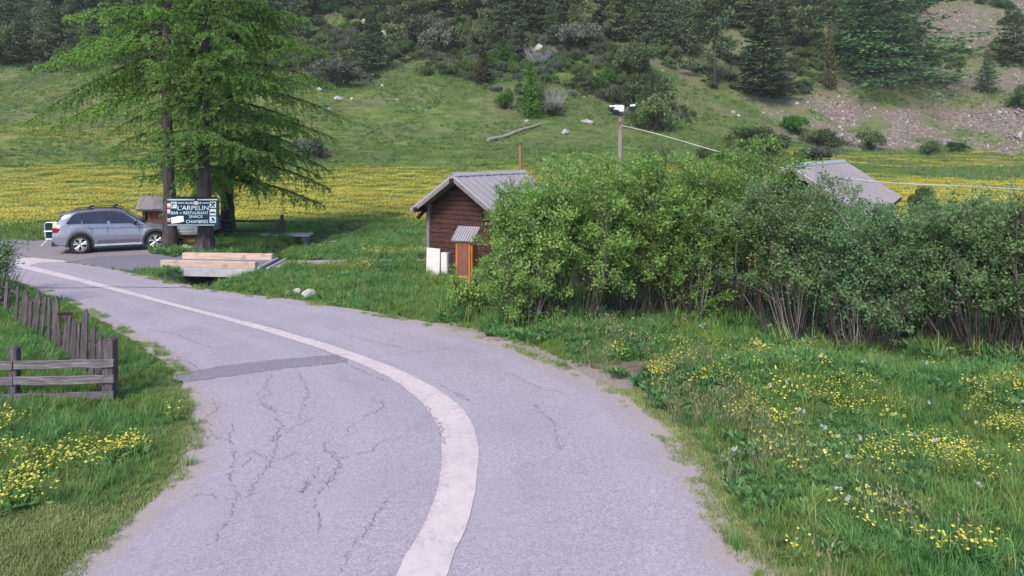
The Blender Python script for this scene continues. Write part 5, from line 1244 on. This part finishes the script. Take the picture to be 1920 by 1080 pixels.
# ------------------------------------------------------------------ willow thicket in front of the cabins
def willow(label, u, v, top, wpx, seed, mat='willow', nst=14, nleaf=9000, stem='willow_stem', leaf0=.30, dy=0.0, name='willow_bush', lsz=.06, low=0.0):
    r = np.random.default_rng(seed); x, y = G(u, v); y += dy; x = x * (y / (y - dy)); s = F / y; h = (v - top) / (F / (y - dy)) * (y / (y - dy)); Rw = wpx / s / 2; z = hz(x, y)
    t = thing(name, label, 'bush', (x, y, z)); PP = []; DD = []; twig_pts = []
    per = int(nleaf / nst)
    for i in range(nst):
        a = 2 * PI * (i + r.random()) / nst; b0 = np.array([math.cos(a), math.sin(a) * .6, 0]) * Rw * r.uniform(.1, .55); b0[2] = -.1
        e = np.array([math.cos(a) * Rw * r.uniform(.35, .95), math.sin(a) * Rw * .75 * r.uniform(.3, .95), h * r.uniform(.62, 1.0) ** .8])
        bow = r.normal(size=3) * .10 * h; bow[2] = 0
        def cp(q): return b0 * (1 - q) + e * q + bow * math.sin(PI * q) + (e - b0) * np.array([1, 1, 0]) * (.25 * q * q - .25 * q)
        q6 = np.linspace(0, 1, 7); sr = r.uniform(.012, .026)
        segs = [([cp(q) for q in q6], [sr * (1 - .85 * q) + .003 for q in q6])]
        tips = []
        for j in range(22):
            q = leaf0 + (1 - leaf0) * r.random() ** .85; p = cp(q); az = r.uniform(0, 6.28); l = h * r.uniform(.10, .26) * (1.1 - .3 * q)
            d = np.array([math.cos(az), math.sin(az), r.uniform(.1, 1.1)]); d /= np.linalg.norm(d); end = p + d * l
            end[2] = min(end[2], h * 1.02)
            segs.append(([p, p + (end - p) * .5 + np.array([0, 0, .03]), end], [.009, .006, .003])); tips.append((p, end))
        if r.random() < .6:      # upright shoots standing out of the crown
            for j in range(2):
                p = cp(r.uniform(.85, 1.0)); e2 = p + np.array([r.normal() * .10, r.normal() * .10, r.uniform(.22, .55)]); segs.append(([p, e2], [.006, .002]))
                mm = 26; s_ = r.random(mm); PP.append(p + (e2 - p) * s_[:, None] + r.normal(size=(mm, 3)) * .025); DD.append(r.normal(size=(mm, 3)) * .5 + np.array([0, 0, .8]))
        if r.random() < .8:      # a few thin suckers low down
            for j in range(6):
                az = a + r.normal() * .6; bb = b0 + r.normal(size=3) * .15; bb[2] = -.05; ee = bb + np.array([math.cos(az) * .4, math.sin(az) * .4, h * r.uniform(.3, .6)])
                segs.append(([bb, (bb + ee) / 2 + r.normal(size=3) * .04, ee], [.009, .007, .003]))
        obj('stem', mesh_of('stem', tubes(segs, 5), M['pale_stem'] if r.random() < .05 else M[stem], smooth=60, fix=False), None, t)
        m = per // len(tips)
        for (p, e2) in tips:
            m1 = int(m * .42); s_ = r.random(m1); PP.append(p + (e2 - p) * s_[:, None] + r.normal(size=(m1, 3)) * .07)
            DD.append((e2 - p)[None, :] * .8 + r.normal(size=(m1, 3)) * .35 + np.array([0, 0, .08]))
            m2 = int((m - m1) * (0.15 if r.random() < .3 else r.uniform(.8, 2.0))); w_ = unit(r.normal(size=(m2, 3))) * (r.uniform(.09, .19) * r.random((m2, 1)) ** .45); PP.append(e2 + w_); DD.append(w_ * 4 + r.normal(size=(m2, 3)) * .35 + (e2 - p)[None, :] * .5)
    P = np.concatenate(PP); Dd = np.concatenate(DD); P[:, 2] = np.maximum(P[:, 2], .05)
    L = r.uniform(.5, 1.5, len(P)) * lsz
    nbv = unit(P - np.array([0, 0, h * .45])) * 1.3
    obj('crown', leaves('crown', P, Dd, L, L * .55, M[mat], r, fold=.12, up=.7, nb=nbv), None, t)
WK = 2.3
W = [
 ('small low willow bush in front of the orange kiosk', 876, 590, 522, 74, 'willow', 7, 1300, 0),
 ('leftmost tall willow bush covering the right side of the brown cabin', 988, 614, 366, 176, 'willow', 13, 8500, 0),
 ('second willow bush from the brown cabin with a tall leafy crown', 1065, 614, 318, 220, 'willow', 14, 10000, 0),
 ('third willow bush from the brown cabin right below the pole', 1178, 606, 306, 220, 'willow', 14, 10000, .3),
 ('fourth willow bush from the brown cabin under the cable', 1290, 606, 304, 220, 'willow', 14, 10000, .2),
 ('tallest bright willow bush left of the pale roof', 1392, 612, 282, 190, 'willow', 14, 10000, .4),
 ('grey green willow bush below the pale metal roof ridge', 1500, 642, 336, 240, 'willow_grey', 18, 11000, 0),
 ('dense grey willow bush with many bare stems below the roof end', 1620, 662, 386, 220, 'willow_dark', 22, 11000, 0),
 ('thin darker willow bush right of the roof end', 1735, 664, 404, 190, 'willow_dark', 18, 8500, .3),
 ('rightmost full willow bush beside the yellow field', 1850, 672, 372, 240, 'willow_grey', 22, 11000, 0),
 ('willow bush cut by the right picture edge', 1968, 684, 350, 220, 'willow_grey', 16, 9000, 0),
 ('back willow bush touching the brown cabin wall', 985, 566, 362, 130, 'willow', 9, 5500, 1.2),
 ('back willow bush behind the second and third front bushes', 1120, 560, 312, 230, 'willow', 11, 8000, 1.0),
 ('back willow bush behind the fourth front bush', 1255, 556, 308, 220, 'willow', 11, 8000, 1.0),
 ('back willow bush left of the long cabin gable', 1350, 560, 302, 200, 'willow', 10, 7000, .9),
 ('back grey willow bush in front of the long cabin wall', 1560, 585, 372, 220, 'willow_grey', 12, 8000, .8),
 ('back willow bush between roof end and field', 1690, 590, 416, 200, 'willow_dark', 12, 7500, .6),
 ('back willow bush at the right by the field', 1800, 600, 388, 240, 'willow_grey', 12, 8000, .6),
]
for i, (l, u, v, tp, w, m, ns, nl, dy) in enumerate(W):
    willow(l, u, v, tp, w, 100 + i, m, ns, int(nl * WK), 'willow_stem', (.30 if m == 'willow' else .34) - (.14 if i % 3 == 1 else 0), dy, lsz=.068 if m == 'willow' else .058)
willow('leafy bush growing through the far end of the picket fence', -22, 585, 438, 110, 140, 'willow_dark', 8, 4200, 'willow_stem', .05, 0, 'roadside_bush', .06)
willow('wild rose bush leaning over the far pickets at the left edge', 4, 560, 470, 60, 141, 'willow_grey', 6, 1500, 'willow_stem', .1, .6, 'roadside_bush', .05)

# ------------------------------------------------------------------ grass, herbs and flowers
def blades_mesh(name, seed, n, rad, h0, h1, w, mat, bend=.5, heads=None):
    r = np.random.default_rng(seed); V = []; Q = []; R = []
    for i in range(n):
        a = r.uniform(0, 6.28); q = rad * r.random() ** .5; p = np.array([math.cos(a) * q, math.sin(a) * q, -.02]); h = r.uniform(h0, h1)
        az = r.uniform(0, 6.28); d = np.array([math.cos(az), math.sin(az), 0]); s = np.array([-d[1], d[0], 0]) * w * r.uniform(.7, 1.3) * .5; bd = bend * r.uniform(.2, 1.3)
        c1 = p + np.array([0, 0, h * .5]) + d * h * bd * .18; c2 = p + np.array([0, 0, h * (1 - .35 * bd)]) + d * h * bd * .75
        o = len(V); V += [p - s, p + s, c1 + s * .8, c1 - s * .8, c2 + s * .12, c2 - s * .12]; Q += [(o, o + 1, o + 2, o + 3), (o + 3, o + 2, o + 4, o + 5)]; v = r.random(); R += [v, v]
    return np_mesh(name, np.array(V), np.array(Q), mat, False, dict(rnd=np.array(R)))
def joined(name, parts):
    """join meshes (own materials kept) into one"""
    V = []; Q = []; R = []; MI = []; mats = []; o = 0
    for me_ in parts:
        n = len(me_.vertices); v = np.empty(n * 3, np.float32); me_.vertices.foreach_get('co', v); V.append(v.reshape(-1, 3))
        q = np.empty(len(me_.loops), np.int32); me_.loops.foreach_get('vertex_index', q); Q.append(q.reshape(-1, 4) + o); o += n
        rr = np.empty(len(me_.polygons), np.float32); me_.attributes['rnd'].data.foreach_get('value', rr); R.append(rr)
        if me_.materials[0] not in mats: mats.append(me_.materials[0])
        MI.append(np.full(len(me_.polygons), mats.index(me_.materials[0]), np.int32))
    out = np_mesh(name, np.concatenate(V), np.concatenate(Q), None, False, dict(rnd=np.concatenate(R)))
    for m in mats: out.materials.append(m)
    out.polygons.foreach_set('material_index', np.concatenate(MI)); return out
def discs(name, seed, P, rad, mat, dome=.3):
    r = np.random.default_rng(seed); V = []; Q = []; R = []
    for p, ra in zip(P, np.broadcast_to(rad, (len(P),))):
        o = len(V); tl = r.normal(size=3) * .25; nrm = np.array([0, 0, 1]) + tl; nrm /= np.linalg.norm(nrm); a = np.cross(nrm, [1, 0, .1]); a /= np.linalg.norm(a); b = np.cross(nrm, a)
        V.append(p + nrm * ra * dome)
        for k in range(6): V.append(p + ra * (a * math.cos(k * PI / 3) + b * math.sin(k * PI / 3)))
        v = r.random()
        for k in range(3): Q.append((o, o + 1 + 2 * k, o + 2 + 2 * k, o + 1 + (2 * k + 2) % 6)); R.append(v)
    return np_mesh(name, np.array(V), np.array(Q), mat, False, dict(rnd=np.array(R)))
def puffs(name, seed, P, rad, mat):
    r = np.random.default_rng(seed); PP = np.repeat(P, 26, 0); d = unit(r.normal(size=(len(PP), 3))); return leaves(name, PP, d, rad, rad * .6, mat, r)
def stalks(name, seed, P, mat, w=.006):
    V = []; Q = []; r = np.random.default_rng(seed)
    for p in P:
        b = np.array([p[0] * .7, p[1] * .7, 0]); o = len(V); s = np.array([w, 0, 0]); V += [b - s, b + s, p + s * .7, p - s * .7]; Q.append((o, o + 1, o + 2, o + 3))
    return np_mesh(name, np.array(V), np.array(Q), mat, False, dict(rnd=r.random(len(Q))))
def rosette(name, seed, n, L, W, mat, up=.5, rad=.05):
    r = np.random.default_rng(seed); a = r.uniform(0, 6.28, n); P = np.c_[np.cos(a) * rad * r.random(n), np.sin(a) * rad * r.random(n), r.random(n) * L * .5]
    D_ = np.c_[np.cos(a), np.sin(a), r.uniform(.1, 2 * up, n)]; Ls = L * r.uniform(.6, 1.2, n); return leaves(name, P, D_, Ls, Ls * W, mat, r, fold=.2)
def fl_pts(seed, n, rad, h0, h1):
    r = np.random.default_rng(seed); a = r.uniform(0, 6.28, n); q = rad * r.random(n) ** .5; return np.c_[np.cos(a) * q, np.sin(a) * q, r.uniform(h0, h1, n)]
LONG = [blades_mesh('tuft', 200 + i, 26, .09, .13, .30, .010, M['grass'], .6) for i in range(4)]
LUSH = [blades_mesh('lush_tuft', 210 + i, 26, .10, .22, .42, .013, M['grass'], .7) for i in range(3)]
LAWN = [blades_mesh('lawn_tuft', 220 + i, 30, .09, .03, .085, .008, M['grass_lawn'], .6) for i in range(3)]
DRY = [joined('dry_tuft', [blades_mesh('b', 230 + i, 14, .08, .12, .28, .009, M['grass'], .5), blades_mesh('d', 235 + i, 16, .09, .2, .38, .007, M['grass_dry'], .3), leaves('h', fl_pts(240 + i, 14, .12, .24, .4), rng.normal(size=(14, 3)) * .3 + [0, 0, 1], .05, .016, M['grass_dry'], rng)]) for i in range(2)]
HERB = [rosette('herb', 250 + i, 34, .15, .42, M['herb'], .7, .08) for i in range(3)] + [rosette('herb', 255 + i, 60, .10, .45, M['herb'], 1.0, .16) for i in range(2)]
DAN = []
for i in range(4):
    p = fl_pts(260 + i, 3 + 2 * i, .15, .14, .27); DAN.append(joined('dandelion', [discs('f', 1 + i, p, .017, M['petal'], .4), stalks('s', i, p, M['grass']), rosette('l', 265 + i, 14, .16, .25, M['grass'], .35)]))
BUT = []
for i in range(3):
    p = fl_pts(280 + i, 12, .22, .18, .34); BUT.append(joined('buttercup', [discs('f', 11 + i, p, .014, M['petal'], .5), stalks('s', i, p, M['grass'], .004), blades_mesh('l', 285 + i, 14, .15, .1, .25, .008, M['grass_field'])]))
p = fl_pts(290, 2, .1, .2, .32); CLOCK = [joined('dandelion_clock', [puffs('f', 3, p, .03, M['puff']), stalks('s', 3, p, M['grass_dry'])])]
p = fl_pts(291, 5, .16, .22, .36); CLOCK += [joined('pale_flower', [puffs('f', 4, p, .028, M['petal_pale']), stalks('s', 4, p, M['grass']), rosette('l', 4, 16, .12, .35, M['herb'], .8)])]

OFFROAD = lambda x, y: (~inpoly(x, y, ROAD)) & (~inpoly(x, y, GRAVEL)) & (~inpoly(x, y, PATH)) & (~inpoly(x, y, DRIVE)) & (~inpoly(x, y, d4))
def edge_d(x, y): return np.minimum(pl_dist(x, y, RL[::2]), pl_dist(x, y, RR[::2]))
def cloud(n, x0, x1, y0, y1, seed):
    r = np.random.default_rng(seed); x = r.uniform(x0, x1, n); y = r.uniform(y0, y1, n); k = inview(x, y, .15); x, y = x[k], y[k]
    k = OFFROAD(x, y); return x[k], y[k], r
def put(name, label, cat, protos, x, y, sc, r, w=None, tilt=.12, zoff=0.0):
    n = len(x); z = hgt(x, y) + zoff; rot = np.c_[r.normal(size=n) * tilt, r.normal(size=n) * tilt, r.random(n) * 6.28]
    idx = r.choice(len(protos), n, p=None if w is None else np.array(w) / np.sum(w))
    return gn_scatter(name, label, protos, np.c_[x, y, z], rot, sc, idx, cat)
bare_d = lambda x, y: np.exp(-(((x - 2.5) / 1.3) ** 2 + ((y - 13.35) / .5) ** 2))
right_of = lambda x, y: (pl_dist(x, y, RR[::2]) < pl_dist(x, y, RL[::2])) & (y < 17)
def cab_clear(x, y):
    q = np.stack([x - CAB_A.x, y - CAB_A.y], -1); c, s = math.cos(CAB_DIR), math.sin(CAB_DIR); lx_ = q[..., 0] * c - q[..., 1] * s; ly = q[..., 0] * s + q[..., 1] * c
    return ~((np.abs(lx_) < 1.7) & (ly > .45) & (ly < 4.3))
# near verges, right and left
x, y, r = cloud(80000, -16, 14, 5.5, 19, 301)
ed = edge_d(x, y); left = x < -3.5
lawn = left & (y < 8.2 + .5 * (fbm(x, y, 2) - .5)) 
k = (r.random(len(x)) < np.interp(y, [6, 12, 19], [1, .8, .55])) & (bare_d(x, y) < .35) & ~lawn & ~(right_of(x, y) & (ed < .10 + .35 * fbm(x * 1.3, y * 1.3, 2) ** 1.5)) & (r.random(len(x)) < np.interp(ed, [0, .1, .5], [.5, .8, 1]))
x1, y1, ed1 = x[k], y[k], ed[k]
hmod = np.interp(ed1, [0, .25, 1.2], [.35, .6, 1.0]) * (1 - .65 * np.exp(-(((x1 - 2.3) / 1.6) ** 2 + ((y1 - 12.7) / .7) ** 2))) * (.55 + .9 * fbm(x1 / 1.1, y1 / 1.1, 3))
wl = fbm(x1 / 1.6 + 7, y1 / 1.6, 3)
o_idx = np.where(wl > .54, 1, 0)
put('verge_grass', 'long green grass on the verges on both sides of the road', 'grass', LONG + LUSH, x1, y1, hmod * r.uniform(.6, 1.1, len(x1)), r, [3, 3, 3, 3, 1.2, 1.2, 1.2])
x2, y2, r = cloud(90000, -11, 4, 5.5, 12.2, 302); ed = edge_d(x2, y2); k = ((x2 < -3.5) & (y2 < 8.9)) | ((ed < .55) & (r.random(len(x2)) < .5)) | ((x2 < -3.5) & (ed < .5))
x2, y2 = x2[k], y2[k]; put('short_grass', 'short trampled grass along the road edges', 'grass', LAWN, x2, y2, r.uniform(.8, 1.4, len(x2)), r)
r = np.random.default_rng(333); ex = r.uniform(-14, 4, 60000); ey = r.uniform(5.5, 24, 60000); k = inview(ex, ey); ex, ey = ex[k], ey[k]; ed = edge_d(ex, ey)
k = (ed < .16 + .16 * fbm(ex * 1.5, ey * 1.5, 2)) & inpoly(ex, ey, ROAD) & (fbm(ex * 2.2, ey * 2.2, 2) > .5); ex, ey = ex[k], ey[k]
put('edge_grass', 'sparse low grass creeping over the asphalt edge', 'grass', LAWN + LONG[:1], ex, ey, r.uniform(.5, 1.1, len(ex)), r, [3, 3, 3, .4], zoff=.015)
x3, y3, r = cloud(60000, -2, 14, 5.5, 19, 303); wl = fbm(x3 / 1.3 + 20, y3 / 1.3 + 2, 3); k = (x3 > 0) & (wl > .53) & (edge_d(x3, y3) > .35) & (bare_d(x3, y3) < .4) & (r.random(len(x3)) < .40)
hx_ = list(x3[k]); hy_ = list(y3[k])
for (u, v, ru, rv, n) in [(1480, 722, 90, 16, 260), (1600, 735, 70, 14, 150), (1090, 632, 70, 9, 120), (1650, 905, 130, 30, 200), (1500, 850, 70, 25, 110), (1250, 770, 30, 14, 60), (1380, 950, 40, 40, 60), (1750, 960, 110, 35, 160)]:
    yy = F * HC / (v + r.normal(size=n) * rv - VH); hx_ += list((u + r.normal(size=n) * ru - UH) * yy / F); hy_ += list(yy)
hx_, hy_ = np.array(hx_), np.array(hy_); k = OFFROAD(hx_, hy_) & (edge_d(hx_, hy_) > .2); hx_, hy_ = hx_[k], hy_[k]
put('verge_herbs', 'broad leaved dark green herbs in the right hand verge', 'herbs', HERB, hx_, hy_, r.uniform(.5, 1.1, len(hx_)) * np.interp(hy_, [7, 13], [.6, 1.0]), r, zoff=.06)
x4, y4, r = cloud(30000, -11, 14, 5.5, 19, 304); wl = fbm(x4 / .9 + 40, y4 / .9 + 12, 3); e4 = edge_d(x4, y4)
k = (x4 > 1) & (wl > .58) & (e4 < 2.2) & (e4 > .12) & (r.random(len(x4)) < .25)
put('dry_grass', 'pale dry seed heads in tufts near the right road edge', 'grass', DRY, x4[k], y4[k], r.uniform(.8, 1.3, k.sum()), r)
# dandelions: clumps placed where the photograph shows them, plus scattered ones
dx = []; dy_ = []
r = np.random.default_rng(305)
for (u, v, ru, rv, n) in [(40, 905, 70, 45, 26), (90, 870, 80, 30, 20), (30, 940, 40, 25, 14), (20, 800, 30, 15, 7), (150, 845, 30, 10, 6), (230, 858, 45, 12, 16), (160, 885, 60, 14, 9), (20, 850, 25, 12, 6), (250, 850, 30, 10, 6), (330, 800, 40, 25, 4),
        (1240, 715, 22, 22, 26), (1265, 692, 40, 10, 14), (1330, 740, 35, 12, 12), (1400, 780, 55, 25, 24), (1440, 800, 40, 22, 14), (1320, 655, 60, 18, 22), (1420, 680, 50, 14, 14), (1520, 655, 50, 12, 14), (1165, 668, 14, 6, 6), (1460, 765, 30, 14, 8), (1590, 660, 40, 10, 8),
        (1600, 985, 40, 25, 5), (1690, 1000, 40, 30, 6), (1780, 1050, 90, 20, 9), (1850, 1060, 60, 15, 4), (1500, 850, 80, 40, 9), (1490, 1045, 10, 8, 2), (1740, 700, 60, 20, 5)]:
    uu = u + r.normal(size=n) * ru * .55; vv = v + r.normal(size=n) * rv * .55; vv = np.maximum(vv, 600)
    yy = F * HC / (vv - VH + 8); dx += list((uu - UH) * yy / F); dy_ += list(yy)
dx, dy_ = np.array(dx), np.array(dy_); k = OFFROAD(dx, dy_) & (edge_d(dx, dy_) > .12); dx, dy_ = dx[k], dy_[k]
put('dandelions', 'yellow dandelions in clumps on the near verges', 'flowers', DAN, dx, dy_, r.uniform(.8, 1.15, len(dx)), r, zoff=.03)
x5, y5, r = cloud(40000, 3, 15, 7.5, 19, 306); wl = fbm(x5 / 2.2, y5 / 1.3 + 3, 3); u5 = UH + F * x5 / y5; v5 = VH + F * HC / y5
band = np.exp(-((v5 - np.interp(u5, [1450, 1600, 1750, 1920], [790, 830, 850, 840])) / 42) ** 2) * sst(1440, 1600, u5) + sst(1790, 1860, u5) * np.exp(-((v5 - 748) / 16) ** 2)
k = r.random(len(x5)) < band * .24 * (wl > .36)
put('buttercups', 'small yellow buttercups in the meadow at the lower right', 'flowers', BUT, x5[k], y5[k], r.uniform(.75, 1.1, k.sum()), r)
x6, y6, r = cloud(1500, -9, 13, 6, 18, 307); k = (x6 > 2) & (r.random(len(x6)) < .16) & (edge_d(x6, y6) > .3)
put('seed_clocks', 'white dandelion clocks and pale flower heads in the right verge', 'flowers', CLOCK, x6[k], y6[k], r.uniform(.8, 1.15, k.sum()), r)
# middle ground between the road and the cabins, around the bridge
x7, y7, r = cloud(70000, -16, 16, 17, 40, 308); ed = edge_d(x7, y7); st = pl_dist(x7, y7, STREAM)
k = cab_clear(x7, y7) & ~((x7 > -9.4) & (x7 < -8.3) & (y7 > 24.2) & (y7 < 27.2)) & ~((st < 1.5) & (y7 < 25.2) & (y7 > 22.6) & (x7 > -11.5)) & (r.random(len(x7)) < np.interp(y7, [17, 24, 40], [.8, .6, .3])) & (st > .45) & ~((x7 < -13.3) & (y7 < 36) & (y7 > 31.5) & (x7 < -16))
x7, y7, ed = x7[k], y7[k], ed[k]
put('bank_grass', 'grass between the road and the cabins and along the stream banks', 'grass', LONG + LUSH + HERB[:2], x7, y7, np.interp(ed, [0, .3, 1.2], [.35, .7, 1.05]) * r.uniform(.7, 1.25, len(x7)) * (.6 + .8 * fbm(x7 / 1.5, y7 / 1.5, 3)), r, [3, 3, 3, 3, 1, 1, 1, .7, .7])
r = np.random.default_rng(309); dx = []; dy_ = []
for (u, v, ru, rv, n) in [(640, 500, 60, 4, 28), (660, 505, 40, 6, 14), (750, 476, 60, 4, 46), (700, 480, 30, 5, 10), (690, 468, 20, 5, 6), (790, 474, 25, 4, 10), (570, 499, 25, 3, 5)]:
    uu = u + r.normal(size=n) * ru * .6; vv = v + r.normal(size=n) * rv * .6; yy = F * HC / (vv - VH + 4); dx += list((uu - UH) * yy / F); dy_ += list(yy)
dx, dy_ = np.array(dx), np.array(dy_); k = OFFROAD(dx, dy_); dx, dy_ = dx[k], dy_[k]
put('path_dandelions', 'bands of yellow dandelions along the footpath to the cabin', 'flowers', DAN, dx, dy_, r.uniform(1.0, 1.4, len(dx)), r)
# the big flower meadow behind: one-metre patches of grass and flowers
def patch(seed, nb_, nf, mat='grass_field', fr=.029, h=.24):
    r = np.random.default_rng(seed); parts = [blades_mesh('b', seed, nb_, .75, .10, h, .022, M[mat], .5)]
    if nf: P = np.c_[r.uniform(-.7, .7, nf), r.uniform(-.7, .7, nf), r.uniform(.14, .27, nf)]; parts.append(discs('f', seed, P, fr, M['petal'], .3))
    return joined('patch', parts)
FP = [patch(320, 90, 0), patch(321, 90, 8), patch(322, 80, 34), patch(323, 70, 80), patch(324, 90, 0)]
x8, y8, r = cloud(42000, -85, 85, 33, 112, 310); k = (r.random(len(x8)) < np.interp(y8, [33, 45, 80, 112], [1, .85, .5, .4])) & (scree_mask(x8, y8) < .2) & ~((x8 > -14) & (x8 < 14) & (y8 < 36) & (r.random(len(x8)) < .4))
x8, y8 = x8[k], y8[k]; q = yellow_mask(x8, y8) + r.normal(size=len(x8)) * .10
idx = np.digitize(q, [.10, .27, .48]); idx = np.where((idx == 0) & (r.random(len(idx)) < .5), 4, idx)
n = len(x8); gn_scatter('flower_meadow', 'wide meadow thick with yellow flowers behind the cabins', FP, np.c_[x8, y8, hgt(x8, y8)], np.c_[np.zeros(n), np.zeros(n), r.random(n) * 6.28], np.c_[np.ones(n), np.ones(n), r.uniform(.7, 1.1, n)] * np.interp(y8, [33, 110], [.9, 1.25])[:, None], idx, 'meadow')
x9, y9, r = cloud(70000, -110, 110, 66, 150, 312); k = (fbm(x9 / 5, y9 / 4 + 6, 3) > .44) & (r.random(len(x9)) > scree_mask(x9, y9) * 2.2); x9, y9 = x9[k], y9[k]
put('slope_tussocks', 'coarse grass tussocks and dry tufts on the green slope', 'grass', LUSH[:2] + DRY + HERB[3:], x9, y9, r.uniform(.9, 2.0, len(x9)), r, [2, 2, 2, 2, 1, 1])
r = np.random.default_rng(340); wx = []; wy = []
for (l, u, v, tp, w, m, ns, nl, dy) in W:
    if dy > .5: continue
    gx, gy_ = G(u, v); n = 46; a_ = r.uniform(-1, 1, n) * w / (F / gy_) * .55; wx += list(gx + a_); wy += list(gy_ + r.normal(size=n) * .22 - .25)
wx, wy = np.array(wx), np.array(wy)
put('thicket_weeds', 'tall weeds and nettles along the foot of the willow thicket', 'weeds', LUSH + HERB, wx, wy, r.uniform(.8, 2.0, len(wx)), r)
# weeds round the larch feet
r = np.random.default_rng(311); wx = []; wy = []
for (u, v, n) in [(305, 474, 26), (325, 478, 26), (345, 478, 14), (300, 470, 10), (365, 476, 6)]:
    p = np.array([G(u, v)]) + r.normal(size=(n, 2)) * .22; wx += list(p[:, 0]); wy += list(p[:, 1])
wx, wy = np.array(wx), np.array(wy); k = ~inpoly(wx, wy, d4); put('trunk_weeds', 'weeds growing round the feet of the larches', 'weeds', LUSH + HERB[:3], wx[k], wy[k], r.uniform(.8, 1.5, k.sum()), r)

# ------------------------------------------------------------------ thin mountain haze
hm = bpy.data.materials.new('haze'); hm.use_nodes = True; hn = hm.node_tree; hn.nodes.remove(hn.nodes['Principled BSDF'])
pv = hn.nodes.new('ShaderNodeVolumePrincipled'); pv.inputs['Color'].default_value = (0.86, 0.92, 1.0, 1); pv.inputs['Density'].default_value = 0.0003; pv.inputs['Anisotropy'].default_value = 0.2
hn.links.new(pv.outputs[0], hn.nodes['Material Output'].inputs['Volume'])
mb = MB(); mb.box((0, 160, 82), (520, 360, 172)); tag(obj('haze', mb, hm), 'thin pale haze in the air over the valley', 'haze', None, 'stuff')
